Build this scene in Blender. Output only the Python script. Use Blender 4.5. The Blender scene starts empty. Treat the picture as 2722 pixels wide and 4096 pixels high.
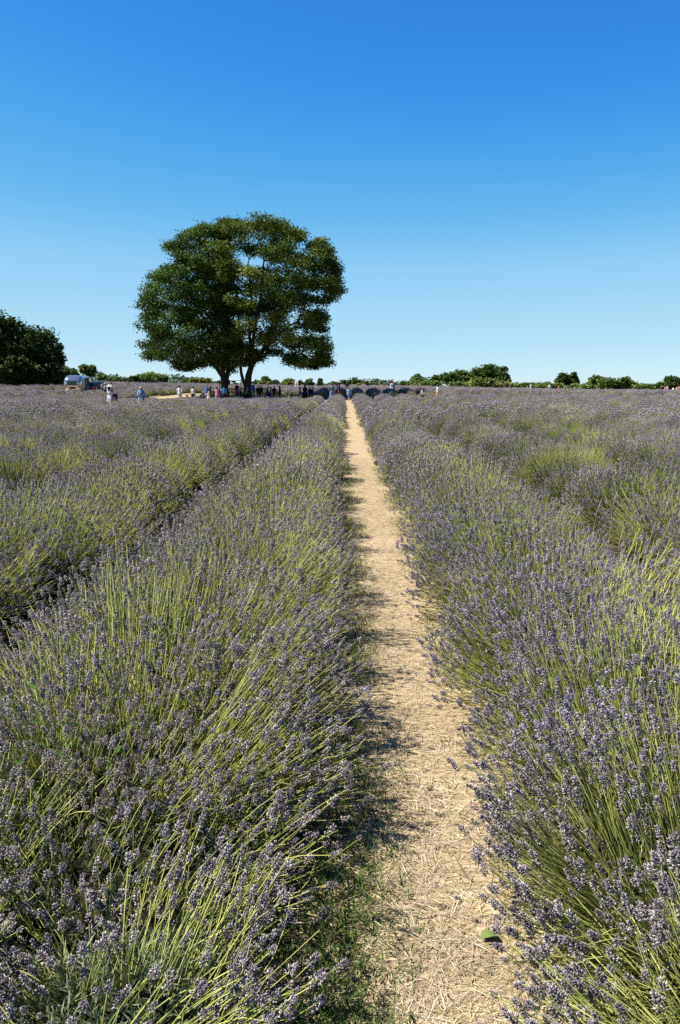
import bpy, bmesh, math, random
import numpy as np
from mathutils import Vector, Matrix, Euler

random.seed(7); RNG = np.random.default_rng(11)
SC = bpy.context.scene
COL = SC.collection
R = math.radians

# ------------------------------------------------------------------ camera
FPX, W0, H0 = 3137.0, 2722.0, 4096.0          # focal length in photo pixels, photo size
EYE = 1.6
PITCH = math.atan(508.0 / FPX); YAW = math.atan(24.0 / FPX)
cam_d = bpy.data.cameras.new('camera'); cam = bpy.data.objects.new('camera', cam_d); COL.objects.link(cam)
cam_d.sensor_fit = 'VERTICAL'; cam_d.sensor_height = 23.5; cam_d.sensor_width = 15.6
cam_d.lens = FPX / H0 * 23.5
cam.location = (0, 0, EYE); cam.rotation_euler = (math.pi / 2 - PITCH, 0, YAW)
cam_d.clip_start = 0.05; cam_d.clip_end = 6000
SC.camera = cam
# ------------------------------------------------------------------ sky, sun, exposure
SUN_EL, SUN_AZ = R(55), R(-98)                 # azimuth from +Y, clockwise positive: the sun stands to the left
world = bpy.data.worlds.new('World'); SC.world = world; world.use_nodes = True
wn = world.node_tree.nodes; wl = world.node_tree.links; wn.clear()
sky = wn.new('ShaderNodeTexSky'); sky.sky_type = 'NISHITA'; sky.sun_disc = False
sky.sun_elevation = SUN_EL; sky.sun_rotation = SUN_AZ
sky.altitude = 0; sky.air_density = 0.7; sky.dust_density = 0.0; sky.ozone_density = 6.0
EXPO = 1.3; SKY = 0.13                        # the photograph's contrasty tone, applied to the whole sky alike
vm = wn.new('ShaderNodeVectorMath'); vm.operation = 'SCALE'; vm.inputs['Scale'].default_value = SKY
crv = wn.new('ShaderNodeRGBCurve')
for ch, pts in ((0, ((0, 0), (.05, .026), (.105, .040), (.159, .12), (.26, .315), (.56, .53), (1, .76))), (1, ((0, 0), (.10, .125), (.203, .262), (.30, .445), (.46, .640), (.78, .795), (1, .88))),
                (2, ((0, 0), (.22, .36), (.43, .765), (.585, .855), (.78, .93), (.92, .93), (1, .94)))):
    c = crv.mapping.curves[ch]
    while len(c.points) < len(pts): c.points.new(0.5, 0.5)
    for p, q in zip(c.points, pts): p.location = q
crv.mapping.update()
vm2 = wn.new('ShaderNodeVectorMath'); vm2.operation = 'SCALE'; vm2.inputs['Scale'].default_value = 1 / SKY / 2 ** EXPO
bgd = wn.new('ShaderNodeBackground'); bgd.inputs[1].default_value = SKY
wo = wn.new('ShaderNodeOutputWorld')
wl.new(sky.outputs[0], vm.inputs[0]); wl.new(vm.outputs[0], crv.inputs['Color']); wl.new(crv.outputs[0], vm2.inputs[0])
wl.new(vm2.outputs[0], bgd.inputs[0]); wl.new(bgd.outputs[0], wo.inputs[0])
sun_d = bpy.data.lights.new('sun', 'SUN'); sun = bpy.data.objects.new('sun', sun_d); COL.objects.link(sun)
sun_d.energy = 5.0; sun_d.angle = R(0.53); sun_d.color = (1.0, 0.955, 0.87)
sdir = Vector((math.sin(SUN_AZ) * math.cos(SUN_EL), math.cos(SUN_AZ) * math.cos(SUN_EL), math.sin(SUN_EL)))
sun.rotation_euler = sdir.to_track_quat('Z', 'Y').to_euler(); sun.location = (-40, 0, 60)
SC.view_settings.view_transform = 'Standard'; SC.view_settings.look = 'None'
SC.view_settings.exposure = EXPO; SC.view_settings.gamma = 1.0; SC.view_settings.use_curve_mapping = False
SC.render.engine = 'CYCLES'
SC.cycles.max_bounces = 6; SC.cycles.diffuse_bounces = 2; SC.cycles.glossy_bounces = 3
SC.cycles.transmission_bounces = 3; SC.cycles.use_denoising = False
SC.render.filter_size = 1.2 if hasattr(SC.render, 'filter_size') else 1.5

# ------------------------------------------------------------------ helpers
def smooth(t):
    t = np.clip(t, 0, 1); return t * t * (3 - 2 * t)
def zg(x, y):
    x = np.asarray(x, float); y = np.asarray(y, float)
    xc = np.clip(x, -70, 70); xs = np.where(xc < 0, xc * 0.020, xc * 0.0165)
    z = smooth((y - 80) / 70) * (0.45 - xs)
    z = z + 0.30 * smooth((y - 79) / 8) * smooth((x + 5) / 3)
    z = z + 0.28 * np.exp(-((x + 13) ** 2 + (y - 94) ** 2) / 50.0)
    z = z - 0.22 * smooth((y - 55) / 16) * (1 - smooth((y - 82) / 9)) * smooth((-1.5 - x) / 5) * smooth((x + 34) / 8)
    z = z - smooth((y - 168) / 70) * (3.2 + 0 * x)
    return z
def zgf(x, y): return float(zg(x, y))
_cr = cam.rotation_euler.to_matrix()
def ray(px, py): return _cr @ Vector(((px - W0 / 2) / FPX, -(py - H0 / 2) / FPX, -1.0))
def atD(px, py, D):
    d = ray(px, py); return Vector((0, 0, EYE)) + d * (D / d.y)
def atZ(px, py, z):
    d = ray(px, py); return Vector((0, 0, EYE)) + d * ((z - EYE) / d.z)
def onground(px, D):
    p = atD(px, 1560, D); return Vector((p.x, D, zgf(p.x, D)))

def mesh_np(name, verts, faces, mats=(), tint=None, smooth_shade=False, mat_idx=None):
    verts = np.asarray(verts, np.float32); faces = np.asarray(faces, np.int32)
    me = bpy.data.meshes.new(name); nf, k = faces.shape
    me.vertices.add(len(verts)); me.vertices.foreach_set('co', verts.ravel())
    me.loops.add(nf * k); me.loops.foreach_set('vertex_index', faces.ravel())
    me.polygons.add(nf); me.polygons.foreach_set('loop_start', np.arange(0, nf * k, k, dtype=np.int32))
    me.polygons.foreach_set('loop_total', np.full(nf, k, np.int32))
    if mat_idx is not None: me.polygons.foreach_set('material_index', np.asarray(mat_idx, np.int32))
    if smooth_shade: me.polygons.foreach_set('use_smooth', np.ones(nf, bool))
    for m in mats: me.materials.append(m)
    if tint is not None:
        a = me.attributes.new('tint', 'FLOAT', 'POINT'); a.data.foreach_set('value', np.asarray(tint, np.float32))
    me.update(calc_edges=True); me.validate()
    return me
def wloc(o):
    v = Vector((0, 0, 0))
    while o is not None: v = v + Vector(o.location); o = o.parent
    return v
def link(o, parent=None, loc=None):
    """link o; loc is its world position (parents are never rotated when this is used)"""
    COL.objects.link(o)
    if loc is not None: o.location = loc
    if parent is not None:
        o.parent = parent
        if loc is not None: o.location = Vector(loc) - wloc(parent)
    return o
def tag(o, label=None, cat=None, group=None, kind=None):
    if label: o['label'] = label
    if cat: o['category'] = cat
    if group: o['group'] = group
    if kind: o['kind'] = kind
    return o
def empty(name, loc, rz=0.0):
    o = bpy.data.objects.new(name, None); COL.objects.link(o); o.location = loc; o.rotation_euler = (0, 0, rz)
    o.empty_display_size = 0.1; return o

class MB:
    """collects shapes into one mesh"""
    def __init__(s): s.v = []; s.f = []; s.n = 0; s.sm = []
    def add(s, vs, fs, sm=False):
        s.v += [tuple(v) for v in vs]; s.f += [tuple(i + s.n for i in f) for f in fs]; s.sm += [sm] * len(fs); s.n += len(vs); return s
    def box(s, c, d, rot=None, bev=0.0):
        x, y, z = d[0] / 2, d[1] / 2, d[2] / 2
        if bev <= 0:
            vs = [Vector((a * x, b * y, e * z)) for a in (-1, 1) for b in (-1, 1) for e in (-1, 1)]
            fs = [(0, 1, 3, 2), (4, 6, 7, 5), (0, 4, 5, 1), (2, 3, 7, 6), (0, 2, 6, 4), (1, 5, 7, 3)]
        else:
            bm = bmesh.new(); bmesh.ops.create_cube(bm, size=1.0)
            bmesh.ops.scale(bm, vec=d, verts=bm.verts); bmesh.ops.bevel(bm, geom=bm.edges[:], offset=bev, segments=2, affect='EDGES', profile=0.6)
            bm.verts.index_update(); vs = [v.co.copy() for v in bm.verts]; fs = [[v.index for v in f.verts] for f in bm.faces]; bm.free()
        if rot is not None:
            m = Euler(rot).to_matrix(); vs = [m @ v for v in vs]
        return s.add([v + Vector(c) for v in vs], fs)
    def tube(s, pts, rad, n=8, cap=True, sm=True):
        pts = [Vector(p) for p in pts]; rad = rad if isinstance(rad, (list, tuple)) else [rad] * len(pts)
        vs = []; fs = []; up = None
        for i, p in enumerate(pts):
            t = (pts[min(i + 1, len(pts) - 1)] - pts[max(i - 1, 0)]).normalized()
            if up is None: up = Vector((0, 0, 1)) if abs(t.z) < 0.9 else Vector((1, 0, 0))
            a = t.cross(up).normalized(); b = a.cross(t).normalized(); up = b
            r = rad[i]; rx, ry = (r if isinstance(r, (tuple, list)) else (r, r))
            for k in range(n):
                w = 2 * math.pi * k / n; vs.append(p + a * (rx * math.cos(w)) + b * (ry * math.sin(w)))
        for i in range(len(pts) - 1):
            for k in range(n): fs.append((i * n + k, i * n + (k + 1) % n, (i + 1) * n + (k + 1) % n, (i + 1) * n + k))
        if cap:
            fs.append(tuple(range(n - 1, -1, -1))); fs.append(tuple((len(pts) - 1) * n + k for k in range(n)))
        return s.add(vs, fs, sm)
    def rings(s, rings, cap=True, sm=True):
        """rings: list of lists of points, equal length"""
        n = len(rings[0]); vs = [p for r in rings for p in r]; fs = []
        for i in range(len(rings) - 1):
            for k in range(n): fs.append((i * n + k, i * n + (k + 1) % n, (i + 1) * n + (k + 1) % n, (i + 1) * n + k))
        if cap: fs.append(tuple(range(n - 1, -1, -1))); fs.append(tuple((len(rings) - 1) * n + k for k in range(n)))
        return s.add(vs, fs, sm)
    def ell(s, c, r, nu=10, nv=7, z0=-1.0, z1=1.0):
        rs = []
        for j in range(nv + 1):
            h = z0 + (z1 - z0) * (0.5 - 0.5 * math.cos(math.pi * j / nv)); q = math.sqrt(max(0.0004, 1 - h * h))
            rs.append([Vector((c[0] + r[0] * q * math.cos(2 * math.pi * k / nu), c[1] + r[1] * q * math.sin(2 * math.pi * k / nu), c[2] + r[2] * h)) for k in range(nu)])
        return s.rings(rs)
    def mesh(s, name, mat):
        me = bpy.data.meshes.new(name); me.from_pydata(s.v, [], s.f); me.materials.append(mat)
        me.polygons.foreach_set('use_smooth', s.sm); me.update(); return me
    def build(s, name, mat, parent=None):
        o = bpy.data.objects.new(name, s.mesh(name, mat)); COL.objects.link(o)
        if parent is not None: o.parent = parent
        return o

# ------------------------------------------------------------------ materials
def srgb(r, g, b):
    f = lambda c: (c / 255 / 12.92) if c / 255 <= 0.04045 else ((c / 255 + 0.055) / 1.055) ** 2.4
    return (f(r), f(g), f(b), 1.0)
ALB = 0.53                                     # colours below are as they look in the photograph; true reflectance is lower
def rampc(nt, stops): return ramp(nt, [(p, tuple(x * ALB for x in c)) for p, c in stops])
def nmat(name):
    m = bpy.data.materials.new(name); m.use_nodes = True; nt = m.node_tree
    b = nt.nodes['Principled BSDF']; return m, nt, b
def ramp(nt, stops):
    r = nt.nodes.new('ShaderNodeValToRGB'); e = r.color_ramp.elements
    while len(e) < len(stops): e.new(0.5)
    for i, (p, c) in enumerate(stops): e[i].position = p; e[i].color = tuple(c) + ((1.0,) if len(c) == 3 else ())
    return r
def noise(nt, scale, detail=4, rough=0.6, coord='pos', vec=None):
    n = nt.nodes.new('ShaderNodeTexNoise'); n.inputs['Scale'].default_value = scale; n.inputs['Detail'].default_value = detail
    n.inputs['Roughness'].default_value = rough
    if vec is not None: nt.links.new(vec, n.inputs['Vector'])
    elif coord == 'pos': g = nt.nodes.new('ShaderNodeNewGeometry'); nt.links.new(g.outputs['Position'], n.inputs['Vector'])
    else: g = nt.nodes.new('ShaderNodeTexCoord'); nt.links.new(g.outputs['Object'], n.inputs['Vector'])
    return n
def mixc(nt, fac, a, b, blend='MIX'):
    m = nt.nodes.new('ShaderNodeMix'); m.data_type = 'RGBA'; m.blend_type = blend
    for s, v in ((0, fac), (6, a), (7, b)):
        if hasattr(v, 'is_linked') or hasattr(v, 'links'): nt.links.new(v, m.inputs[s])
        else: m.inputs[s].default_value = v if not isinstance(v, tuple) or len(v) == 4 else tuple(v) + (1,)
    return m.outputs[2]
def mathn(nt, op, a, b=None, clamp=False):
    m = nt.nodes.new('ShaderNodeMath'); m.operation = op; m.use_clamp = clamp
    for i, v in enumerate((a, b)):
        if v is None: continue
        if hasattr(v, 'links'): nt.links.new(v, m.inputs[i])
        else: m.inputs[i].default_value = v
    return m.outputs[0]
def attr(nt, name='tint'):
    a = nt.nodes.new('ShaderNodeAttribute'); a.attribute_name = name; return a.outputs['Fac']
def objrand(nt): return nt.nodes.new('ShaderNodeObjectInfo').outputs['Random']
def plain(name, c, rough=0.7, metal=0.0, var=0.25, scale=6.0, bump=0.0, coord='obj', spec=0.3):
    """colour broken up by noise"""
    m, nt, b = nmat(name); c = tuple(c[:3])
    n = noise(nt, scale, 5, 0.65, coord)
    r = (ramp if metal > 0.5 else rampc)(nt, [(0.3, tuple(x * (1 - var) for x in c)), (0.7, tuple(min(1, x * (1 + var)) for x in c))])
    nt.links.new(n.outputs[0], r.inputs[0]); nt.links.new(r.outputs[0], b.inputs['Base Color'])
    b.inputs['Roughness'].default_value = rough; b.inputs['Metallic'].default_value = metal
    b.inputs['Specular IOR Level'].default_value = spec
    if bump > 0:
        bp = nt.nodes.new('ShaderNodeBump'); bp.inputs['Strength'].default_value = bump; bp.inputs['Distance'].default_value = 0.02
        nt.links.new(n.outputs[0], bp.inputs['Height']); nt.links.new(bp.outputs[0], b.inputs['Normal'])
    return m
def leafmat(name, stops, trans=0.3, nscale=0.25, nmix=(0.6, 1.35), rough=0.6, orand=0.0, spec=0.10):
    """tint attribute -> colour, broad world noise, some light passing through the leaf"""
    m, nt, b = nmat(name); t = attr(nt)
    if orand > 0:
        t = mathn(nt, 'ADD', mathn(nt, 'MULTIPLY', t, 1 - orand), mathn(nt, 'MULTIPLY', objrand(nt), orand))
    r = rampc(nt, stops); nt.links.new(t, r.inputs[0])
    n = noise(nt, nscale, 3, 0.5); g = ramp(nt, [(0.35, (nmix[0],) * 3), (0.65, (nmix[1],) * 3)]); nt.links.new(n.outputs[0], g.inputs[0])
    c = mixc(nt, 1.0, r.outputs[0], g.outputs[0], 'MULTIPLY')
    nt.links.new(c, b.inputs['Base Color']); b.inputs['Roughness'].default_value = rough; b.inputs['Specular IOR Level'].default_value = spec
    if trans > 0:
        tr = nt.nodes.new('ShaderNodeBsdfTranslucent'); nt.links.new(c, tr.inputs[0])
        mx = nt.nodes.new('ShaderNodeMixShader'); mx.inputs[0].default_value = trans
        nt.links.new(b.outputs[0], mx.inputs[1]); nt.links.new(tr.outputs[0], mx.inputs[2])
        nt.links.new(mx.outputs[0], nt.nodes['Material Output'].inputs[0])
    return m

M = {}
# lavender flowers: faded calyces with patches that still carry violet blossom
def lav_flower():
    m, nt, b = nmat('lavender_flower')
    t = mathn(nt, 'ADD', mathn(nt, 'MULTIPLY', attr(nt), 0.75), mathn(nt, 'MULTIPLY', objrand(nt), 0.25))
    r = rampc(nt, [(0.10, (0.088, 0.073, 0.102)), (0.42, (0.22, 0.185, 0.22)), (0.70, (0.46, 0.40, 0.425)), (0.92, (0.95, 0.88, 0.85))])
    nt.links.new(t, r.inputs[0])
    v = rampc(nt, [(0.10, (0.09, 0.07, 0.17)), (0.5, (0.23, 0.185, 0.36)), (0.92, (0.66, 0.59, 0.76))]); nt.links.new(t, v.inputs[0])
    n = noise(nt, 0.24, 4, 0.62); k = ramp(nt, [(0.49, (0, 0, 0)), (0.66, (0.8,) * 3)]); nt.links.new(n.outputs[0], k.inputs[0])
    n2 = noise(nt, 1.1, 3, 0.6); br = ramp(nt, [(0.48, (0, 0, 0)), (0.72, (0.6,) * 3)]); nt.links.new(n2.outputs[0], br.inputs[0])
    c = mixc(nt, k.outputs[0], r.outputs[0], v.outputs[0])
    c = mixc(nt, br.outputs[0], c, (0.15, 0.125, 0.108, 1))
    nt.links.new(c, b.inputs['Base Color']); b.inputs['Roughness'].default_value = 0.85; b.inputs['Specular IOR Level'].default_value = 0.15
    return m
M['flower'] = lav_flower()
M['stem'] = leafmat('lavender_stem', [(0.12, (0.11, 0.155, 0.035)), (0.42, (0.38, 0.435, 0.10)), (0.75, (0.82, 0.80, 0.26)), (1.0, (0.98, 0.85, 0.44))], 0.0, 0.9, (0.72, 1.25), 0.6, 0.45)
M['lavleaf'] = leafmat('lavender_leaf', [(0.1, (0.10, 0.14, 0.06)), (0.6, (0.22, 0.27, 0.14)), (1.0, (0.42, 0.46, 0.32))], 0.15, 0.8, (0.75, 1.2), 0.7, 0.3)
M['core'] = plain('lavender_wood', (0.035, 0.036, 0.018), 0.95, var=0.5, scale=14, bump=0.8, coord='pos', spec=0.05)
M['bark'] = plain('bark', (0.075, 0.058, 0.042), 0.92, var=0.45, scale=5, bump=0.8, spec=0.1)
M['leaf_l'] = leafmat('maple_leaf_green', [(0.0, (0.040, 0.085, 0.016)), (0.5, (0.085, 0.152, 0.026)), (1.0, (0.155, 0.24, 0.045))], 0.22, 0.22, (0.75, 1.25))
M['leaf_r'] = leafmat('maple_leaf_olive', [(0.0, (0.066, 0.110, 0.017)), (0.55, (0.145, 0.205, 0.030)), (0.92, (0.245, 0.30, 0.047)), (1.0, (0.31, 0.30, 0.07))], 0.22, 0.25, (0.75, 1.25))
M['leaf_dark'] = leafmat('dark_leaf', [(0.0, (0.055, 0.098, 0.020)), (1.0, (0.17, 0.25, 0.055))], 0.2, 0.2, (0.75, 1.25))
M['leaf_deep'] = leafmat('deep_green_leaf', [(0.0, (0.034, 0.060, 0.014)), (1.0, (0.105, 0.155, 0.036))], 0.15, 0.2, (0.7, 1.25))
M['leaf_mid'] = leafmat('mid_leaf', [(0.0, (0.115, 0.185, 0.045)), (1.0, (0.32, 0.43, 0.11))], 0.22, 0.15, (0.75, 1.25))
M['leaf_yel'] = leafmat('yellow_green_leaf', [(0.0, (0.17, 0.215, 0.045)), (1.0, (0.40, 0.45, 0.11))], 0.22, 0.15, (0.75, 1.25))
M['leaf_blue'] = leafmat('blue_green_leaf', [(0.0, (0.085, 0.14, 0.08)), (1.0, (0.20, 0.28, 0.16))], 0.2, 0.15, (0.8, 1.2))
M['grass'] = leafmat('grass_blade', [(0.0, (0.05, 0.11, 0.02)), (0.7, (0.13, 0.20, 0.04)), (1.0, (0.33, 0.30, 0.10))], 0.2, 1.5, (0.8, 1.2))
M['weed'] = leafmat('weed_leaf', [(0.0, (0.07, 0.16, 0.03)), (1.0, (0.16, 0.29, 0.07))], 0.25, 3, (0.85, 1.15), 0.45)
M['straw'] = leafmat('straw', [(0.0, (0.36, 0.26, 0.135)), (0.5, (0.73, 0.585, 0.355)), (1.0, (1.08, 0.96, 0.70))], 0.1, 2.0, (0.8, 1.15), 0.5, 0.0, 0.3)

def ground_mat():
    m, nt, b = nmat('dry_field_soil')
    n = noise(nt, 2.2, 8, 0.7); r = rampc(nt, [(0.30, (0.13, 0.095, 0.055)), (0.5, (0.24, 0.18, 0.10)), (0.72, (0.36, 0.29, 0.16))]); nt.links.new(n.outputs[0], r.inputs[0])
    g = noise(nt, 0.35, 4, 0.6); k = ramp(nt, [(0.5, (0, 0, 0)), (0.65, (1, 1, 1))]); nt.links.new(g.outputs[0], k.inputs[0])
    c = mixc(nt, k.outputs[0], r.outputs[0], (0.065, 0.08, 0.026, 1))
    nt.links.new(c, b.inputs['Base Color']); b.inputs['Roughness'].default_value = 0.95; b.inputs['Specular IOR Level'].default_value = 0.1
    return m
def path_mat():
    m, nt, b = nmat('trodden_straw')
    g = nt.nodes.new('ShaderNodeNewGeometry')
    def strands(rot, sc, seedoff):
        mp = nt.nodes.new('ShaderNodeMapping'); mp.inputs['Rotation'].default_value = (0, 0, rot); mp.inputs['Scale'].default_value = (sc * 0.16, sc, sc); mp.inputs['Location'].default_value = (seedoff, seedoff, 0)
        nt.links.new(g.outputs['Position'], mp.inputs[0]); return noise(nt, 1.0, 5, 0.7, vec=mp.outputs[0])
    a = strands(0.25, 90, 0); c2 = strands(-0.5, 75, 9); d = strands(1.1, 60, 4)
    s = mathn(nt, 'MAXIMUM', mathn(nt, 'MAXIMUM', a.outputs[0], c2.outputs[0]), mathn(nt, 'MULTIPLY', d.outputs[0], 0.97))
    r = rampc(nt, [(0.46, (0.28, 0.195, 0.11)), (0.58, (0.65, 0.495, 0.285)), (0.72, (0.95, 0.79, 0.52))]); nt.links.new(s, r.inputs[0])
    n = noise(nt, 1.6, 5, 0.65); k = ramp(nt, [(0.52, (0, 0, 0)), (0.75, (0.6,) * 3)]); nt.links.new(n.outputs[0], k.inputs[0])
    c = mixc(nt, k.outputs[0], r.outputs[0], (0.24, 0.18, 0.095, 1))
    nt.links.new(c, b.inputs['Base Color']); b.inputs['Roughness'].default_value = 0.9; b.inputs['Specular IOR Level'].default_value = 0.15
    bp = nt.nodes.new('ShaderNodeBump'); bp.inputs['Strength'].default_value = 0.6; bp.inputs['Distance'].default_value = 0.01
    nt.links.new(s, bp.inputs['Height']); nt.links.new(bp.outputs[0], b.inputs['Normal'])
    return m
M['litter_shade'] = plain('bed_litter_shade', (0.075, 0.055, 0.036), 0.95, var=0.6, scale=30, bump=1.0, coord='pos', spec=0.05)  # brown litter, with shade under and between the bushes put into the colour
M['ground'] = ground_mat(); M['path'] = path_mat()

# ------------------------------------------------------------------ ground and paths
def sheet(name, xs, ys, mat, dz=0.0, fn=None):
    X, Y = np.meshgrid(xs, ys); Z = zg(X, Y) + dz
    if fn is not None: X, Y, Z = fn(X, Y, Z)
    v = np.stack([X, Y, Z], -1).reshape(-1, 3); nx, ny = len(xs), len(ys)
    i = np.arange((ny - 1) * (nx - 1)); a = (i // (nx - 1)) * nx + i % (nx - 1)
    f = np.stack([a, a + 1, a + nx + 1, a + nx], 1)
    o = bpy.data.objects.new(name, mesh_np(name, v, f, [mat], smooth_shade=True)); COL.objects.link(o)
    return tag(o, kind='structure')
gx = np.concatenate([[-4000, -1500, -500, -200], np.arange(-110, 111, 2.5), [200, 500, 1500, 4000]])
gy = np.concatenate([[-60, -20, -5], np.arange(0, 60, 4), np.arange(60, 260, 2.0), [300, 400, 700, 1500, 5000]])
sheet('ground', gx, gy, M['ground'])
SP = 1.90; XC0 = 0.25                           # row spacing, centre of the main path
def rowx(k): return 1.22 + SP * k if k >= 0 else -0.72 + SP * (k + 1)   # rows are numbered outward from the path: 0, 1 .. to the right, -1, -2 .. to the left
def wob(X, Y, Z): return X + 0.04 * np.sin(Y * 0.9) + 0.035 * np.sin(Y * 2.3 + 1) + 0.03 * np.sin(Y * 11) * np.sin(Y * 6.1 + 2), Y, Z + 0.006 * np.sin(X * 9 + Y * 3) * np.sin(Y * 5)
ysp = np.concatenate([np.arange(0.3, 14, 0.12), np.arange(14, 169, 1.0)])
sheet('straw_path', XC0 + np.linspace(-0.42, 0.50, 16), ysp, M['path'], 0.026, wob)['label'] = 'pale straw path running straight between the lavender rows'
for k in (-3, -2, -1, 1, 2, 3):
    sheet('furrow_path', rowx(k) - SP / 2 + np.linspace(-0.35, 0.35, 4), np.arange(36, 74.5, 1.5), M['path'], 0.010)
    sheet('painted_furrow_shade', rowx(k) - SP / 2 + np.linspace(-0.35, 0.35, 4), np.arange(1, 36.2, 1.5), M['litter_shade'], 0.010)  # shadow of the near furrows painted in as dark ground strips
sheet('cross_path', np.arange(-4, 75, 1.5), np.linspace(75.2, 81.6, 5), M['path'], 0.006)
sheet('picnic_clearing', np.arange(-23, -4, 0.75), np.arange(76, 99, 1.5), M['path'], 0.008)
sheet('sandy_track', np.arange(-23, -19, 0.75), np.arange(99, 113, 1.5), M['path'], 0.008)
sheet('trailer_pitch', np.arange(-50, -31, 1.0), np.arange(97, 112, 1.5), M['path'], 0.008)

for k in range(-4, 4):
    sheet('planting_bed', rowx(k) + np.linspace(-0.62, 0.62, 8), np.arange(0.4, 12, 0.5), M['litter_shade'], 0.012)  # leaf litter of the beds, darkened to carry the bushes' shade as well

def in_field(x, y):
    """where lavender grows"""
    if y > 168 or y < 0.9: return False
    yf = 75.0
    if -23.5 < x < -3.4 and yf < y < (113 if x < -19.5 else 99.5): return False
    if x >= -3.4 and 74.6 < y < 82.6: return False
    if -42 < x < -31.5 and 98 < y < 111: return False
    return True

# ------------------------------------------------------------------ lavender
def rot_to(d, roll):
    """(n,3) unit directions, (n,) roll -> (n,3,3) matrices taking +Z to d"""
    d = np.asarray(d, float); n = len(d)
    up = np.where(np.abs(d[:, 2:3]) < 0.98, np.array([[0, 0, 1.0]]), np.array([[1.0, 0, 0]]))
    a = np.cross(up, d); a /= np.linalg.norm(a, axis=1, keepdims=True) + 1e-9; b = np.cross(d, a)
    c, s = np.cos(roll)[:, None], np.sin(roll)[:, None]
    return np.stack([a * c + b * s, -a * s + b * c, d], 2)
def eul(m):
    """XYZ euler of (n,3,3)"""
    y = -np.arcsin(np.clip(m[:, 2, 0], -1, 1)); x = np.arctan2(m[:, 2, 1], m[:, 2, 2]); z = np.arctan2(m[:, 1, 0], m[:, 0, 0])
    return np.stack([x, y, z], 1)
def scatter(base_v, base_f, base_t, m, pos, scl, tint=None):
    """copies of a small mesh joined into one set of arrays"""
    n, k = len(pos), len(base_v); scl = np.asarray(scl, float)
    if scl.ndim == 1: scl = np.repeat(scl[:, None], 3, 1)
    v = np.einsum('nij,nkj->nki', m, base_v[None] * scl[:, None, :]) + pos[:, None, :]
    f = base_f[None] + (np.arange(n) * k)[:, None, None]
    t = np.repeat(base_t[None], n, 0)
    if tint is not None: t = np.clip(t + tint[:, None], 0, 1)
    return v.reshape(-1, 3), f.reshape(-1, base_f.shape[1]), t.reshape(-1)
def joinp(parts):
    v, f, t, o = [], [], [], 0
    for a, b, c in parts: v.append(a); f.append(b + o); t.append(c); o += len(a)
    return np.concatenate(v), np.concatenate(f), np.concatenate(t)

CAL_V = np.array([[0, 0, 0], [.25, 0, .55], [0, .25, .55], [-.25, 0, .55], [0, -.25, .55], [0, 0, 1.15]]); CAL_F = np.array([[0, 2, 1], [0, 3, 2], [0, 4, 3], [0, 1, 4], [5, 1, 2], [5, 2, 3], [5, 3, 4], [5, 4, 1]])
CAL_T = np.array([-.25, 0, 0, 0, 0, .22])
def spike_near(rng):
    """whorls of little calyces with gaps between them, often one whorl standing apart lower down"""
    parts = []; nw = int(rng.integers(3, 6)); gap = rng.uniform(0.0060, 0.0085)
    zs = [gap * i * (1 - 0.03 * i) for i in range(nw)]; L = zs[-1] + 1e-6
    if rng.random() < 0.5: zs = [-rng.uniform(0.011, 0.017)] + zs
    for z in zs:
        u = max(0, z) / L; k = 8 if u < 0.7 else 6; r = 0.0052 * (1 - 0.4 * u)
        ph = rng.uniform(0, 6.28) + np.arange(k) * 2 * math.pi / k + rng.normal(0, 0.2, k)
        til = np.clip(rng.normal(1.05 - 0.5 * u, 0.22, k), 0.12, 1.4)
        d = np.stack([np.cos(ph) * np.sin(til), np.sin(ph) * np.sin(til), np.cos(til)], 1)
        p = np.stack([np.cos(ph) * r * .5, np.sin(ph) * r * .5, np.full(k, z - 0.002) + rng.normal(0, .0008, k)], 1)
        s = rng.uniform(0.0080, 0.0120, k) * (1 - 0.15 * u)
        parts.append(scatter(CAL_V, CAL_F, CAL_T, rot_to(d, rng.uniform(0, 6, k)), p, np.stack([s * .9, s * .9, s], 1), np.clip(rng.normal(0.45, 0.26, k), .02, .98)))
    return joinp(parts)
def spike_mid(rng):
    L = rng.uniform(0.022, 0.038); parts = []
    n = 9; z = np.linspace(-0.1 * L, 0.85 * L, n); ph = np.arange(n) * 2.4 + rng.uniform(0, 6)
    til = np.linspace(1.0, 0.35, n) + rng.normal(0, .15, n)
    d = np.stack([np.cos(ph) * np.sin(til), np.sin(ph) * np.sin(til), np.cos(til)], 1)
    return scatter(CAL_V[[0, 1, 2, 3, 5]] * [1.35, 1.35, 1], np.array([[0, 2, 1], [0, 3, 2], [0, 1, 3], [4, 1, 2], [4, 2, 3], [4, 3, 1]]), np.array([-.2, 0, 0, 0, .2]), rot_to(d, ph), np.stack([0 * z, 0 * z, z], 1), np.full(n, 0.0125), np.clip(rng.normal(.45, .25, n), 0, 1))
FARV = np.array([[0, 0, -.15], [.5, 0, .35], [-.25, .43, .45], [-.25, -.43, .3], [0, 0, 1.0]]); FARF = np.array([[0, 2, 1], [0, 3, 2], [0, 1, 3], [4, 1, 2], [4, 2, 3], [4, 3, 1]]); FART = np.array([.18, .32, .55, .40, .62])
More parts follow.
